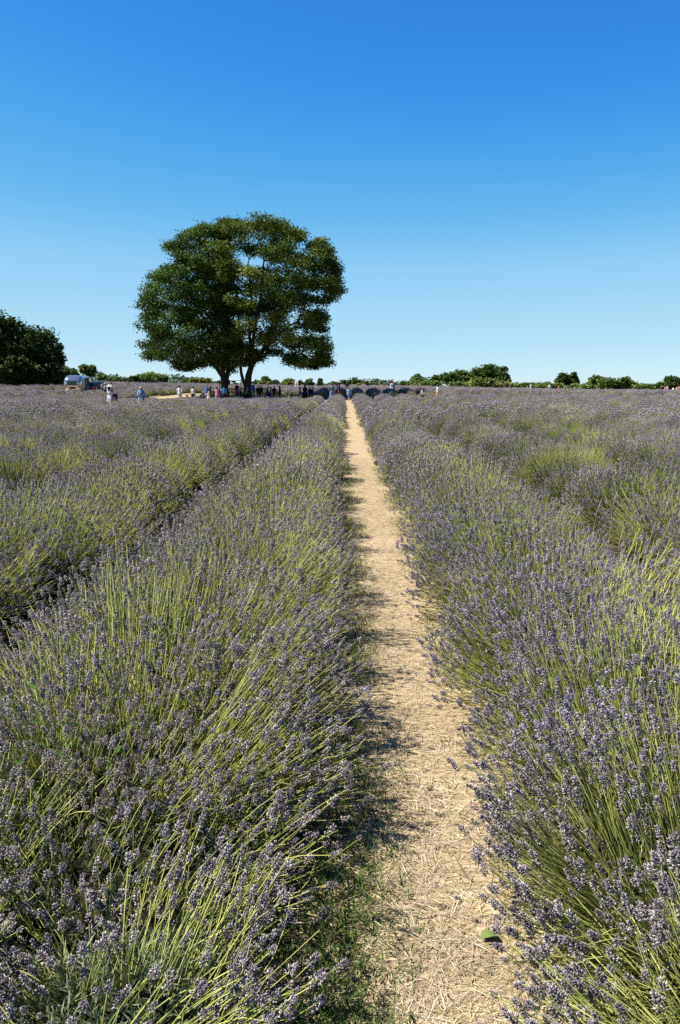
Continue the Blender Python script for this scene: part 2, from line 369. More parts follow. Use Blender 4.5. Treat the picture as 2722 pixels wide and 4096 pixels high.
def stem_strip(segs, w, bend, sides=3):
    """a thin bent stalk of unit length along +Z"""
    z = np.linspace(0, 1, segs + 1); x = bend * (z ** 2 - z) * 1.0; v = []; f = []
    for i in range(segs + 1):
        for k in range(sides):
            a = 2 * math.pi * k / sides; ww = w * (1.15 - 0.35 * z[i]); v.append((x[i] + ww * math.cos(a), ww * math.sin(a), z[i]))
    for i in range(segs):
        for k in range(sides):
            a, b = i * sides + k, i * sides + (k + 1) % sides; f += [(a, b, b + sides), (a, b + sides, a + sides)]
    return np.array(v), np.array(f), np.repeat(np.linspace(.25, .62, segs + 1), sides)

def src_obj(name, arrs, mat):
    v, f, t = arrs; return bpy.data.objects.new(name, mesh_np(name, v, f, [mat], t))
_grp = {}
def inst_group(key, objs):
    """node group: an instance of one of objs on every vertex, turned by 'rot', sized by 'scl', chosen by 'idx'"""
    if key in _grp: return _grp[key]
    g = bpy.data.node_groups.new('plant_' + key, 'GeometryNodeTree')
    g.interface.new_socket('Geometry', in_out='INPUT', socket_type='NodeSocketGeometry'); g.interface.new_socket('Geometry', in_out='OUTPUT', socket_type='NodeSocketGeometry')
    N, L = g.nodes, g.links; gi = N.new('NodeGroupInput'); go = N.new('NodeGroupOutput')
    gti = N.new('GeometryNodeGeometryToInstance')
    for o in objs:
        oi = N.new('GeometryNodeObjectInfo'); oi.inputs['Object'].default_value = o; oi.inputs['As Instance'].default_value = False
        L.new(oi.outputs['Geometry'], gti.inputs[0])
    iop = N.new('GeometryNodeInstanceOnPoints'); L.new(gi.outputs[0], iop.inputs['Points']); L.new(gti.outputs[0], iop.inputs['Instance'])
    iop.inputs['Pick Instance'].default_value = True
    for nm, ty, s in (('idx', 'INT', 'Instance Index'), ('rot', 'FLOAT_VECTOR', 'Rotation'), ('scl', 'FLOAT_VECTOR', 'Scale')):
        a = N.new('GeometryNodeInputNamedAttribute'); a.data_type = ty; a.inputs['Name'].default_value = nm; L.new(a.outputs[0], iop.inputs[s])
    L.new(iop.outputs[0], go.inputs[0]); _grp[key] = g; return g
def inst_obj(name, key, objs, pos, rot, scl, parent, loc, kind='stuff'):
    pos = np.asarray(pos, np.float32); n = len(pos)
    me = bpy.data.meshes.new(name); me.vertices.add(n); me.vertices.foreach_set('co', pos.ravel())
    a = me.attributes.new('rot', 'FLOAT_VECTOR', 'POINT'); a.data.foreach_set('vector', np.asarray(rot, np.float32).ravel())
    scl = np.asarray(scl, np.float32); scl = np.repeat(scl[:, None], 3, 1) if scl.ndim == 1 else scl
    a = me.attributes.new('scl', 'FLOAT_VECTOR', 'POINT'); a.data.foreach_set('vector', scl.ravel())
    a = me.attributes.new('idx', 'INT', 'POINT'); a.data.foreach_set('value', RNG.integers(0, len(objs), n).astype(np.int32))
    for o in objs[:1]:
        for m in o.data.materials: me.materials.append(m)
    o = bpy.data.objects.new(name, me); md = o.modifiers.new('plants', 'NODES'); md.node_group = inst_group(key, objs)
    link(o, parent, loc)
    if kind: o['kind'] = kind
    return o

def bush_stems(rng, n, rx, ry, H, depth=(0.66, 1.04), lean=(0, 0), clump=0.16, pw=(0.68, 0.60), jit=1.0, low=.22, dexp=.55):
    """roots, tips of the flower stalks of one dome-shaped bush standing at the origin"""
    ct = rng.uniform(0.03, 1.0, n) ; th = np.arccos(ct); ph = rng.uniform(0, 2 * math.pi, n)
    # gather the stalks into loose tufts
    nc = 26; cth = np.arccos(rng.uniform(0.03, 1, nc)); cph = rng.uniform(0, 6.28, nc); camp = rng.normal(0, clump * jit, nc)
    cd = np.stack([np.sin(cth) * np.cos(cph), np.sin(cth) * np.sin(cph), np.cos(cth)], 1)
    d = np.stack([np.sin(th) * np.cos(ph), np.sin(th) * np.sin(ph), np.cos(th)], 1)
    near = np.argmax(d @ cd.T, 1); bump = camp[near] * np.clip((np.max(d @ cd.T, 1) - 0.8) / 0.2, 0, 1)
    q = depth[0] + (depth[1] - depth[0]) * rng.random(n) ** dexp + bump
    r = np.sin(th) ** pw[0]
    tip = np.stack([rx * r * np.cos(ph), ry * r * np.sin(ph), 0.06 + H * np.cos(th) ** pw[1]], 1)
    tip[:, 2] -= 0.05 * r
    root = tip * np.array([0.62, 0.62, 0.30]) * rng.uniform(0.75, 1.15, (n, 1)); root[:, 2] += 0.02
    tip = root + (tip - root) * q[:, None] + rng.normal(0, 0.022 * jit, (n, 3))
    tuft = rng.normal(0, 0.07 * jit, (nc, 3))[near]; tip += tuft * np.array([1, 1, 0.3]); tip += rng.normal(0, .03 * jit, (n, 3)) * (rng.random((n, 1)) < .5)
    tip[:, 0] += lean[0] * tip[:, 2]; tip[:, 1] += lean[1] * tip[:, 2]
    tip[:, 2] = np.maximum(tip[:, 2], 0.05)
    flp = np.clip(0.72 + rng.normal(0, 0.24, nc)[near], .12, 1.0) * np.clip((tip[:, 2] / H - .12) / .45, low, 1)      # how many stalks of each tuft carry flowers
    return root, tip, flp
def dome(rng, rx, ry, H, nu=22, nv=9):
    ns = rng.uniform(0, 50, 3); rs = []
    for j in range(nv + 1):
        th = math.pi / 2 * j / nv
        for k in range(nu):
            ph = 2 * math.pi * k / nu; w = 1 + 0.16 * math.sin(3 * ph + ns[0] + 2 * th) + 0.12 * math.sin(7 * ph + ns[1]) * math.sin(5 * th + ns[2]) + rng.normal(0, 0.05)
            rs.append((rx * w * math.cos(th) * math.cos(ph), ry * w * math.cos(th) * math.sin(ph), -0.03 + H * w * math.sin(th)))
    f = [(j * nu + k, j * nu + (k + 1) % nu, (j + 1) * nu + (k + 1) % nu, (j + 1) * nu + k) for j in range(nv) for k in range(nu)]
    return np.array(rs), np.array(f)
def sprig(rng, n=18, L=0.075):
    """a shoot with narrow grey-green leaves"""
    z = np.linspace(0.1, 1, n) * L; ph = np.arange(n) * 2.4; til = rng.uniform(0.5, 1.1, n)
    d = np.stack([np.cos(ph) * np.sin(til), np.sin(ph) * np.sin(til), np.cos(til)], 1)
    lv = np.array([[0, 0, 0], [.055, .02, .5], [0, .05, 1.0], [-.055, .02, .5]]); lf = np.array([[0, 1, 2], [0, 2, 3]])
    return scatter(lv, lf, np.array([.3, .5, .6, .5]), rot_to(d, rng.uniform(0, 6, n)), np.stack([0 * z, 0 * z, z], 1), rng.uniform(.022, .04, n), rng.uniform(-.3, .4, n))

rl = np.random.default_rng(5)
SPK = [src_obj('spike_source', spike_near(rl), M['flower']) for _ in range(12)]
STM = [src_obj('stalk_source', stem_strip(5, 0.0035, b), M['stem']) for b in (0.0, 0.15, 0.28, -0.14, 0.42, 0.08, 0.55)]
SPR = [src_obj('sprig_source', sprig(rl), M['lavleaf']) for _ in range(5)]
def lod_bush(n, spike_fn, stem_w, seed, fat=1.0, sides=3, pw=(.75, .70), H=.68, fl=1.25):
    rng = np.random.default_rng(seed); root, tip, flp = bush_stems(rng, n, 0.655, 0.66, H, lean=(0.02, 0.03), pw=pw, jit=.55)
    d = tip - root; ln = np.linalg.norm(d, axis=1); d /= ln[:, None]; du = d + [0, 0, .25]; du /= np.linalg.norm(du, axis=1)[:, None]
    sv = stem_strip(1 if stem_w > 0.006 else 2, 1.0, 0.10, sides)
    st = scatter(*sv, rot_to(d, rng.uniform(0, 6, n)), root, np.stack([np.full(n, stem_w), np.full(n, stem_w), ln], 1), rng.normal(0, .2, n))
    parts = []; per = np.array_split(rng.permutation(np.where(rng.random(n) < flp * fl)[0]), 4)
    for ix in per:
        b = spike_fn(rng); parts.append(scatter(*b, rot_to(du[ix], rng.uniform(0, 6, len(ix))), tip[ix] - du[ix] * 0.01, rng.uniform(.8, 1.25, len(ix)) * fat, rng.normal(0, .12, len(ix))))
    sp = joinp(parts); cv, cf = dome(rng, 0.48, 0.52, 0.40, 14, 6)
    return st, sp, cv, cf
LOD = {}
for key, n, fn, sw, fat, nv in (('mid', 1250, spike_mid, 0.0019, 1.08, 6), ('far', 620, lambda r: (FARV * [.028, .028, .046], FARF, FART), 0.0032, 1.12, 5), ('dist', 230, lambda r: (FARV * [.048, .048, .066], FARF, FART), 0.005, 1.15, 4)):
    S, F, C = [], [], []
    for i in range(nv):
        st, sp, cv, cf = lod_bush(n, fn, sw, 100 + i + n, fat, 3, *(((.78, .74), .70, 1.9) if key == 'mid' else ((.92, .88), .70, 2.2)))
        S.append(src_obj('stalks_' + key, st, M['stem'])); F.append(src_obj('spikes_' + key, sp, M['flower']))
        C.append(bpy.data.objects.new('core_' + key, mesh_np('core_' + key, cv, cf, [M['core']])))
    LOD[key] = (S, F, C)

def frustum(x, y, pad=1.4): return abs(x - y * (-0.0076)) < y * 0.437 + pad
def row_points(k, y0, y1):
    """bush positions along row k: x, y, size, turn"""
    rng = np.random.default_rng(1000 + k); pts = []; y = 0.55 + rng.uniform(0, .4)
    while y < 169:
        x = rowx(k) + rng.normal(0, 0.05); s = rng.uniform(0.84, 1.10) * (1.08 if y > 82 else 1.0); tall = rng.uniform(0.9, 1.12) * (0.80 if (x < -2.5 and 46 < y < 76) else 0.86 if (x > 22 and y > 85) else 1.0)
        gap = rng.random() < 0.02
        if y0 <= y < y1 and in_field(x, y) and frustum(x, y) and not gap: pts.append((x, y, s, rng.choice([0, math.pi]) + rng.normal(0, .35), tall))
        y += rng.uniform(0.74, 0.98) * (1.12 if y > 60 else 1.0)
    return pts
def instanced_bushes(parent, base, pts):
    """the bushes of one row (or of a whole side of the field) as three parts: foliage, stalks, flowers"""
    for key, lo, hi in (('mid', 7.5, 24), ('far', 24, 62), ('dist', 62, 200)):
        p = [q for q in pts if lo <= q[1] < hi]
        if not p: continue
        a = np.array(p); pos = np.stack([a[:, 0], a[:, 1], zg(a[:, 0], a[:, 1])], 1) - np.array(base)
        rot = np.stack([0 * a[:, 3], 0 * a[:, 3], a[:, 3]], 1); scl = np.stack([a[:, 2], a[:, 2], a[:, 2] * a[:, 4]], 1)
        S, F, C = LOD[key]; idx_state = RNG.bit_generator.state
        inst_obj('woody_foliage', 'core_' + key, C, pos, rot, scl, parent, base)
        RNG.bit_generator.state = idx_state; inst_obj('flower_stalks', 'stalk_' + key, S, pos, rot, scl, parent, base)
        RNG.bit_generator.state = idx_state; fs = np.where(np.random.default_rng(len(pos)).random(len(pos))[:, None] < 0.09, scl * [.8, .8, .72], scl)
        inst_obj('flower_spikes', 'spike_' + key, F, pos, rot, fs, parent, base)

def near_bush(row, x, y, rx, ry, H, seed, n=1500, lean=(0, 0), foliage=150, label=None):
    rng = np.random.default_rng(seed); base = Vector((x, y, zgf(x, y))); n = int(n * .88)
    cv, cf = dome(rng, rx * 0.60, ry * 0.62, H * 0.50, 26, 10)
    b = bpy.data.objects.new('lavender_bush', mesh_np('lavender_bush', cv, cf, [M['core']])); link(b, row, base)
    if label: b['label'] = label
    root, tip, flp = bush_stems(rng, n, rx, ry, H, (.48, 1.04), lean, low=.6, dexp=.75)
    d = tip - root; ln = np.linalg.norm(d, axis=1); d /= ln[:, None]
    inst_obj('flower_stalks', 'stalk_near', STM, root, eul(rot_to(d, rng.uniform(0, 6.28, n))), np.stack([np.full(n, .42), np.full(n, .42), ln], 1), b, base)
    du = d + np.array([0, 0, 0.30]); du /= np.linalg.norm(du, axis=1)[:, None]
    # bare stalks that never flowered and basal shoots
    fl = rng.random(n) < flp * 1.6; tip, du = tip[fl], du[fl]; nf = len(tip)
    pos = tip - du * 0.004; rt = eul(rot_to(du, rng.uniform(0, 6.28, nf))); sc = rng.uniform(0.70, 1.08, nf)
    # leafy shoots over the woody heart
    m = foliage; ct = rng.uniform(0.0, 1, m); ph = rng.uniform(0, 6.28, m); th = np.arccos(ct)
    dd = np.stack([np.sin(th) * np.cos(ph), np.sin(th) * np.sin(ph), np.cos(th) + .3], 1); dd /= np.linalg.norm(dd, axis=1)[:, None]
    fp = np.stack([rx * .62 * np.sin(th) * np.cos(ph), ry * .64 * np.sin(th) * np.sin(ph), H * .50 * np.cos(th)], 1) * rng.uniform(.8, 1.05, (m, 1))
    inst_obj('leafy_shoots', 'sprig', SPR, fp, eul(rot_to(dd, ph)), rng.uniform(0.8, 1.5, m), b, base)
    return dict(bush=b, base=np.array(base), pos=pos, rot=rt, scl=sc)
def finish_row(nb, single=300):
    """the spikes nearest the camera become objects of their own, the rest one part per bush"""
    allp = []
    for i, q in enumerate(nb):
        w = q['pos'] + q['base']; dist = np.linalg.norm(w - np.array([0, 0, EYE]), axis=1)
        c = np.array(_cr.transposed()) @ (w - np.array([0, 0, EYE])).T; u = c[0] / -c[2]; v = c[1] / -c[2]
        ok = (np.abs(u) < 0.43) & (np.abs(v) < 0.65) & (c[2] < 0)
        allp += [(dist[j], i, j) for j in np.where(ok)[0]]
    allp.sort(); pick = {(i, j) for _, i, j in allp[:single]}
    for i, q in enumerate(nb):
        keep = np.array([(i, j) not in pick for j in range(len(q['pos']))])
        for j in np.where(~keep)[0]:
            o = bpy.data.objects.new('flower_spike', SPK[RNG.integers(0, len(SPK))].data); COL.objects.link(o); o.parent = q['bush']
            o.location = q['pos'][j]; o.rotation_euler = q['rot'][j]; o.scale = (q['scl'][j],) * 3
        inst_obj('flower_spikes', 'spike_near', SPK, q['pos'][keep], q['rot'][keep], q['scl'][keep], q['bush'], Vector(q['base']))

ROWS = {0: 'lavender row bordering the straw path on its right side', -1: 'lavender row bordering the straw path on its left side',
        1: 'second lavender row to the right of the straw path', -2: 'second lavender row left of the straw path, beyond the dark furrow', 2: 'third lavender row to the right of the straw path', -3: 'third lavender row to the left of the straw path'}
HAND = {-1: [  # x, y, rx, ry, H, n, lean
            (-1.22, 1.85, .46, .50, .50, 900, (-.04, .0)), (-0.50, 1.62, .42, .36, .38, 800, (.12, .08)), (-0.64, 2.12, .58, .38, .46, 700, (.08, .06)), (-0.82, 2.66, .82, .52, .60, 2300, (.08, .06)), (-0.84, 3.25, .84, .62, .68, 2800, (.09, .05)),
            (-0.80, 4.00, .82, .62, .68, 2500, (.07, .05)), (-0.78, 4.80, .80, .62, .70, 2300, (.06, .05)), (-0.76, 5.60, .78, .62, .66, 2200, (.05, .05)), (-0.74, 6.40, .76, .62, .66, 2000, (.05, .04)), (-0.72, 7.20, .74, .62, .66, 1900, (.05, .04))],
        0: [(1.12, 1.25, .74, .60, .60, 2200, (-.06, .04)), (1.12, 2.00, .76, .62, .64, 2700, (-.06, .06)), (1.20, 2.80, .74, .62, .66, 2600, (-.04, .06)),
            (1.24, 3.60, .74, .62, .66, 2400, (-.02, .05)), (1.26, 4.40, .74, .62, .64, 2300, (.0, .05)), (1.24, 5.20, .72, .62, .68, 2200, (.0, .05)), (1.26, 6.00, .74, .62, .64, 2100, (.0, .05)), (1.22, 6.80, .72, .62, .66, 2000, (.0, .05)), (1.24, 7.45, .72, .62, .66, 1800, (.0, .05))]}
for k, lab in ROWS.items():
    xr = rowx(k); row = empty('lavender_row', (xr, 2.0 if abs(k + .5) < 1 else 6.0, 0)); tag(row, lab, 'lavender', 'lavender rows in front of the cross path')
    nb = []
    if k in HAND:
        for i, (x, y, rx, ry, H, n, ln) in enumerate(HAND[k]): nb.append(near_bush(row, x, y, rx, ry, H, 500 + 20 * k + i, n, ln, (380 if k == -1 else 260) if i < 2 else 150))
    else:
        for i, (x, y, s, t, tall) in enumerate(row_points(k, 2.5, 7.6)): nb.append(near_bush(row, x, y, .68 * s, .66 * s, .66 * s * tall, 700 + 20 * k + i, 2100, (.05, .04)))
    finish_row(nb, 300 if k in HAND else 0)
    instanced_bushes(row, Vector(row.location), row_points(k, 7.6, 76))
ORD = ['first', 'second', 'third', 'fourth', 'fifth', 'sixth']
for i, k in enumerate(range(-2, 4)):
    xr = rowx(k); row = empty('lavender_row', (xr, 83.0, zgf(xr, 83)))
    tag(row, '%s from the left of the lavender rows ending in tree shade beyond the cross path' % ORD[i], 'lavender', 'shaded row ends beyond the cross path')
    instanced_bushes(row, Vector(row.location), row_points(k, 80, 169))
for side, ks in (('left', range(-48, -3)), ('right', range(3, 48))):
    pts = []
    for k in ks: pts += row_points(k, 3, 76 if k in ROWS else 169) if not (k == 3) else row_points(k, 3, 76)
    if side == 'left': pts += row_points(-3, 80, 169)
    fld = empty('lavender_field', (XC0 + (-20 if side == 'left' else 20), 40, 0))
    tag(fld, 'mass of lavender rows merging together across the field on the %s' % side, 'lavender', kind='stuff')
    instanced_bushes(fld, Vector(fld.location), [p if p[1] >= 7.5 else (p[0], 7.5, p[2], p[3], p[4]) for p in pts])

# ------------------------------------------------------------------ straw and grass on the path
def blades(rng, n, xy, L, w, flat, mat, name, label, base, tintf):
    ang = rng.uniform(0, 6.28, n); tilt = rng.uniform(*flat, n)
    d = np.stack([np.cos(ang) * np.cos(tilt), np.sin(ang) * np.cos(tilt), np.sin(tilt)], 1)
    lv = np.array([[-.5, 0, 0], [.5, 0, 0], [.42, .06, .55], [-.42, .06, .55], [0, 0.0, 1.0]]); lf = np.array([[0, 1, 2], [0, 2, 3], [3, 2, 4]])
    ln = rng.uniform(*L, n); ww = rng.uniform(*w, n)
    pos = np.stack([xy[:, 0], xy[:, 1], zg(xy[:, 0], xy[:, 1]) + 0.022 + rng.uniform(0, .014, n)], 1) - np.array(base)
    v, f, t = scatter(lv, lf, np.zeros(5), rot_to(d, rng.uniform(-.5, .5, n)), pos, np.stack([ww, ln, ln], 1), tintf)
    o = bpy.data.objects.new(name, mesh_np(name, v, f, [mat], t)); link(o, None, base); return tag(o, label, name.replace('_litter', ''), kind='stuff')
rs = np.random.default_rng(77)
n = 46000; yy = 1.2 + (rs.random(n) ** 1.9) * 16; xx = XC0 + 0.03 + rs.normal(0, 0.20, n)
blades(rs, n, np.stack([xx, yy], 1), (0.02, 0.10), (0.0012, 0.0028), (-0.02, 0.07), M['straw'], 'straw_litter', 'loose pale straw trodden along the path', (XC0, 1.2, 0), np.clip(rs.normal(.48, .2, n), 0, 1))
n = 40000; yy = 1.2 + (rs.random(n) ** 1.9) * 14; side = rs.random(n) < 0.72
xx = np.where(side, XC0 - 0.34 + 0.018 * np.minimum(yy, 5) + rs.normal(0, 0.11, n), XC0 + 0.38 + rs.normal(0, 0.08, n)); clump = (np.sin(yy * 3.1) + np.sin(yy * 7.7 + 1) > -0.5) | (yy < 3.2) & side
xx, yy = xx[clump], yy[clump]; n = len(xx)
blades(rs, n, np.stack([xx, yy], 1), (0.02, 0.065), (0.0022, 0.005), (0.2, 1.1), M['grass'], 'grass', 'short green grass at the edges of the straw path', (XC0, 1.2, 0), rs.random(n))

n = 1500; xx = np.concatenate([-0.75 + rs.normal(0, .35, n), 1.3 + rs.normal(0, .35, n // 3)]); yy = np.concatenate([1.1 + rs.random(n) * 1.9, 1.1 + rs.random(n // 3) * 3])
o = blades(rs, len(xx), np.stack([xx, yy], 1), (0.05, 0.22), (0.002, 0.006), (-0.05, 0.5), plain('dead_twig', (0.20, 0.15, 0.10), 0.9, var=0.4, scale=20), 'twig_litter', 'brown dead twigs under the nearest lavender bushes', (-0.7, 1.5, 0), rs.random(len(xx)))

# ------------------------------------------------------------------ trees
LEAF_V = np.array([[0, 0, 0], [.46, .14, .50], [0, 0, 1.0], [-.46, .14, .50]]); LEAF_F = np.array([[0, 1, 2], [0, 2, 3]])
def leaves(rng, centers, n_per, spread, size, flat=0.6, tint_c=None):
    """leaf blades scattered round twig ends"""
    c = np.repeat(centers, n_per, 0); n = len(c)
    p = c + np.clip(rng.normal(0, 1, (n, 3)), -1.7, 1.7) * np.array(spread)
    d = rng.normal(0, 1, (n, 3)); d[:, 2] = d[:, 2] * flat * .6 - 0.15; d /= np.linalg.norm(d, axis=1)[:, None]
    t = rng.uniform(0, 1, n) if tint_c is None else np.clip(np.repeat(tint_c, n_per) + rng.normal(0, .10, n), 0, 1)
    return scatter(LEAF_V, LEAF_F, np.zeros(4), rot_to(d, rng.normal(0, .75, n) + math.pi * (d[:, 2] > 9)), p, rng.uniform(.7, 1.25, n) * size, t)
def tubes(segs, sides=5):
    """tapered branch pieces: list of (p0, p1, r0, r1)"""
    p0 = np.array([s[0] for s in segs]); p1 = np.array([s[1] for s in segs]); r0 = np.array([s[2] for s in segs]); r1 = np.array([s[3] for s in segs])
    d = p1 - p0; L = np.linalg.norm(d, axis=1); d /= L[:, None] + 1e-9; m = rot_to(d, np.zeros(len(d))); k = np.arange(sides) * 2 * math.pi / sides
    ring = np.stack([np.cos(k), np.sin(k), 0 * k], 1)
    a = np.einsum('nij,nkj->nki', m, ring[None] * r0[:, None, None]) + (p0 - d * np.minimum(r0, L * .3)[:, None])[:, None]
    b = np.einsum('nij,nkj->nki', m, ring[None] * r1[:, None, None]) + p1[:, None]
    v = np.concatenate([a, b], 1).reshape(-1, 3); base = (np.arange(len(segs)) * 2 * sides)[:, None]
    f = [np.stack([base[:, 0] + i, base[:, 0] + (i + 1) % sides, base[:, 0] + sides + (i + 1) % sides, base[:, 0] + sides + i], 1) for i in range(sides)]
    return v, np.concatenate(f)
def colonize(nodes, parents, att, step, di, dk, iters=90):
    """space colonisation: branches grow towards the attraction points"""
    P = np.array(nodes, float); par = list(parents); att = att.copy()
    near = np.full(len(att), -1); nd = np.full(len(att), 1e9); new0 = 0
    for _ in range(iters):
        Q = P[new0:]
        for i0 in range(0, len(Q), 400):
            D = np.linalg.norm(att[:, None] - Q[None, i0:i0 + 400], axis=2); j = D.argmin(1); dm = D[np.arange(len(att)), j]; u = dm < nd
            nd[u] = dm[u]; near[u] = j[u] + new0 + i0
        keep = nd > dk; att, near, nd = att[keep], near[keep], nd[keep]
        if not len(att): break
        act = nd < di
        if not act.any(): act = nd < nd.min() + step
        dirs = np.zeros_like(P); v = att[act] - P[near[act]]; v /= np.linalg.norm(v, axis=1)[:, None]
        np.add.at(dirs, near[act], v); ids = np.unique(near[act]); dv = dirs[ids]; l = np.linalg.norm(dv, axis=1); ok = l > 1e-3; ids, dv, l = ids[ok], dv[ok], l[ok]
        newp = P[ids] + dv / l[:, None] * step + RNG.normal(0, step * .12, (len(ids), 3)); new0 = len(P)
        P = np.concatenate([P, newp]); par += list(ids)
        if len(P) > 9000: break
    return P, np.array(par)
def radii(P, par, tip_r, ex=2.4):
    w = np.zeros(len(P)); ch = np.zeros(len(P), int)
    for i in range(len(P) - 1, 0, -1): ch[par[i]] += 1
    for i in range(len(P) - 1, -1, -1):
        if w[i] == 0: w[i] = tip_r ** ex
        if i > 0 and par[i] >= 0: w[par[i]] += w[i]
    return w ** (1 / ex), ch
def poly_dist(pts, poly):
    """signed distance (positive inside) of 2-D pts to a polygon"""
    a = poly; b = np.roll(poly, -1, 0); ab = b - a
    t = np.clip(((pts[:, None] - a[None]) * ab[None]).sum(2) / (ab ** 2).sum(1)[None], 0, 1)
    d = np.linalg.norm(pts[:, None] - (a[None] + t[..., None] * ab[None]), axis=2).min(1)
    x, y = pts[:, 0:1], pts[:, 1:2]; c = ((a[None, :, 1] > y) != (b[None, :, 1] > y)) & (x < (b[None, :, 0] - a[None, :, 0]) * (y - a[None, :, 1]) / (b[None, :, 1] - a[None, :, 1] + 1e-12) + a[None, :, 0])
    return np.where(c.sum(1) % 2 == 1, d, -d)

TD = 89.5
def zoompt(x, y, dx=0.0, D=TD):  # a point of the crown outline
    p = atD(500 + x * 0.5867, 820 + y * 0.5867, D); return p
def big_tree(name, label, outline, trunk, leafm, seed, n_clump, depth):
    """trunk: list of limbs, each a list of (x, y, radius, depth offset); the first starts at the ground"""
    rng = np.random.default_rng(seed)
    outline = [(x, y + (34 if y > 1000 else 10 if y < 160 else 0)) for x, y in outline]; poly = np.array([[zoompt(*q).x, zoompt(*q).z] for q in outline]); lo, hi = poly.min(0), poly.max(0)
    # clumps of foliage, most of them near the outside of the crown
    C = []; tries = 0; cc = poly.mean(0)
    ed = [poly[i] * (1 - t) + poly[(i + 1) % len(poly)] * t for i in range(len(poly)) for t in (0, .5)]
    for e in ed:                               # sprays that reach the measured outline of the crown
        for ang in np.linspace(0, 6.28, 13)[:-1]:
            q = e + 0.85 * np.array([math.cos(ang), math.sin(ang)])
            if poly_dist(q[None], poly)[0] > 0.70: C.append((np.array([q[0], TD + rng.normal(0, 1.6), q[1]]), rng.uniform(.6, .85))); break
    while len(C) < n_clump and tries < 60000:
        tries += 1; q = lo + rng.random(2) * (hi - lo); d = poly_dist(q[None], poly)[0]
        if d < 0.95: continue
        T = depth * math.sqrt(min(1, max(0.02, 1 - (1 - min(d, 6.5) / 6.5) ** 2))); s = rng.choice([-1, 1]) * (1 - 0.6 * rng.random() ** 2.2) if rng.random() < 0.8 else rng.uniform(-1, 1)
        c = np.array([q[0], TD + s * T, q[1]]); rad = min(rng.uniform(1.0, 1.9), d * .95)
        if any(np.linalg.norm((c - o[0]) * [1, 1, 1.35]) < 0.65 * (rad + o[1]) for o in C): continue
        C.append((c, rad))
    att = []; own = []
    for i, (c, r) in enumerate(C):
        k = int(10 + 16 * r); u = rng.normal(0, 1, (k, 3)); u /= np.linalg.norm(u, axis=1)[:, None]; u[:, 2] = u[:, 2] * 0.5 + .08
        att.append(c + u * r * (rng.random((k, 1)) ** 0.4)); own += [i] * k
    att = np.concatenate(att); own = np.array(own)
    nodes, par, fixed = [], [], {}
    for limb in trunk:
        pts = [np.array(zoompt(x, y, D=TD + dd)) for x, y, r, dd in limb]; rr = [l[2] for l in limb]
        if not nodes: base = pts[0].copy(); base[2] = zgf(base[0], base[1]); pts[0] = base - np.array([0, 0, .2])
        prev = int(np.argmin([np.linalg.norm(np.array(q) - pts[0]) for q in nodes])) if nodes else -1
        for i in range(len(pts) - 1):
            L = np.linalg.norm(pts[i + 1] - pts[i]); m = max(1, int(L / 0.6))
            for j in range(m + (1 if i == len(pts) - 2 else 0)):
                t = j / m; nodes.append(pts[i] * (1 - t) + pts[i + 1] * t + (rng.normal(0, .04, 3) if 0 < t < 1 else 0)); par.append(prev); fixed[len(nodes) - 1] = rr[i] * (1 - t) + rr[i + 1] * t; prev = len(nodes) - 1
    P, par = colonize(nodes, par, att, 0.55, 7.0, 0.75); r, ch = radii(P, par, 0.018)
    for i, q in fixed.items(): r[i] = max(min(r[i], q), q * 0.75)
    base = np.array([P[0][0], P[0][1], zgf(P[0][0], P[0][1])])
    segs = [(P[par[i]] - base, P[i] - base, r[par[i]] if r[par[i]] < 2.2 * r[i] or i in fixed else 2.0 * r[i], r[i]) for i in range(1, len(P)) if par[i] >= 0]
    root = empty(name, base); tag(root, label, 'tree', 'the two maples over the picnic clearing')
    # root flare
    s0 = segs[0]; segs.insert(0, (s0[0] + [0, 0, -.1], s0[0] + [0, 0, .75], s0[2] * 1.45, s0[2] * 1.02))
    thick = [s for s in segs if s[2] > 0.09]; thin = [s for s in segs if s[2] <= 0.09]
    v1, f1 = tubes(thick, 9); v2, f2 = tubes(thin, 4)
    o = bpy.data.objects.new('trunk', mesh_np('trunk', np.concatenate([v1, v2]), np.concatenate([f1, f2 + len(v1)]), [M['bark']], smooth_shade=True)); link(o, root, base)
    tips = P[(r < 0.05)]; tips = tips[poly_dist(tips[:, [0, 2]], poly) > 0.05]
    tc = rng.normal(.5, .22, len(C)); ta = tc[own]
    a = leaves(rng, att - base, 20, (.36, .36, .20), 0.205, 0.6, ta); b = leaves(rng, tips - base, 3, (.30, .30, .22), 0.20, 0.7)
    v, f, t = joinp([a, b]); o = bpy.data.objects.new('crown', mesh_np('crown', v, f, [leafm], t)); link(o, root, base); o['kind'] = 'stuff'
    return root
OUT_L = [(140, 1065), (128, 990), (150, 930), (118, 830), (116, 720), (140, 690), (98, 605), (160, 570), (215, 460), (290, 400), (330, 370), (300, 320), (310, 265), (385, 205), (465, 150), (540, 125), (610, 115), (660, 140), (720, 200), (740, 300), (770, 420), (780, 600), (780, 760), (770, 900), (760, 1060), (740, 1150), (690, 1140), (640, 1090), (570, 1090), (500, 1100), (430, 1130), (350, 1115), (310, 1060), (220, 1045)]
OUT_R = [(690, 110), (750, 85), (840, 95), (940, 70), (1040, 85), (1150, 120), (1235, 185), (1245, 230), (1350, 230), (1405, 280), (1440, 360), (1485, 440), (1470, 500), (1505, 570), (1460, 640), (1470, 690), (1360, 700), (1390, 770), (1385, 870), (1415, 960), (1405, 1020), (1440, 1075), (1405, 1140), (1345, 1090), (1290, 1110), (1200, 1100), (1110, 1080), (1055, 1020), (960, 1010), (930, 1050), (870, 1060), (800, 1090), (790, 1170), (730, 1160), (720, 1050), (660, 900), (610, 700), (580, 500), (590, 320), (640, 180)]
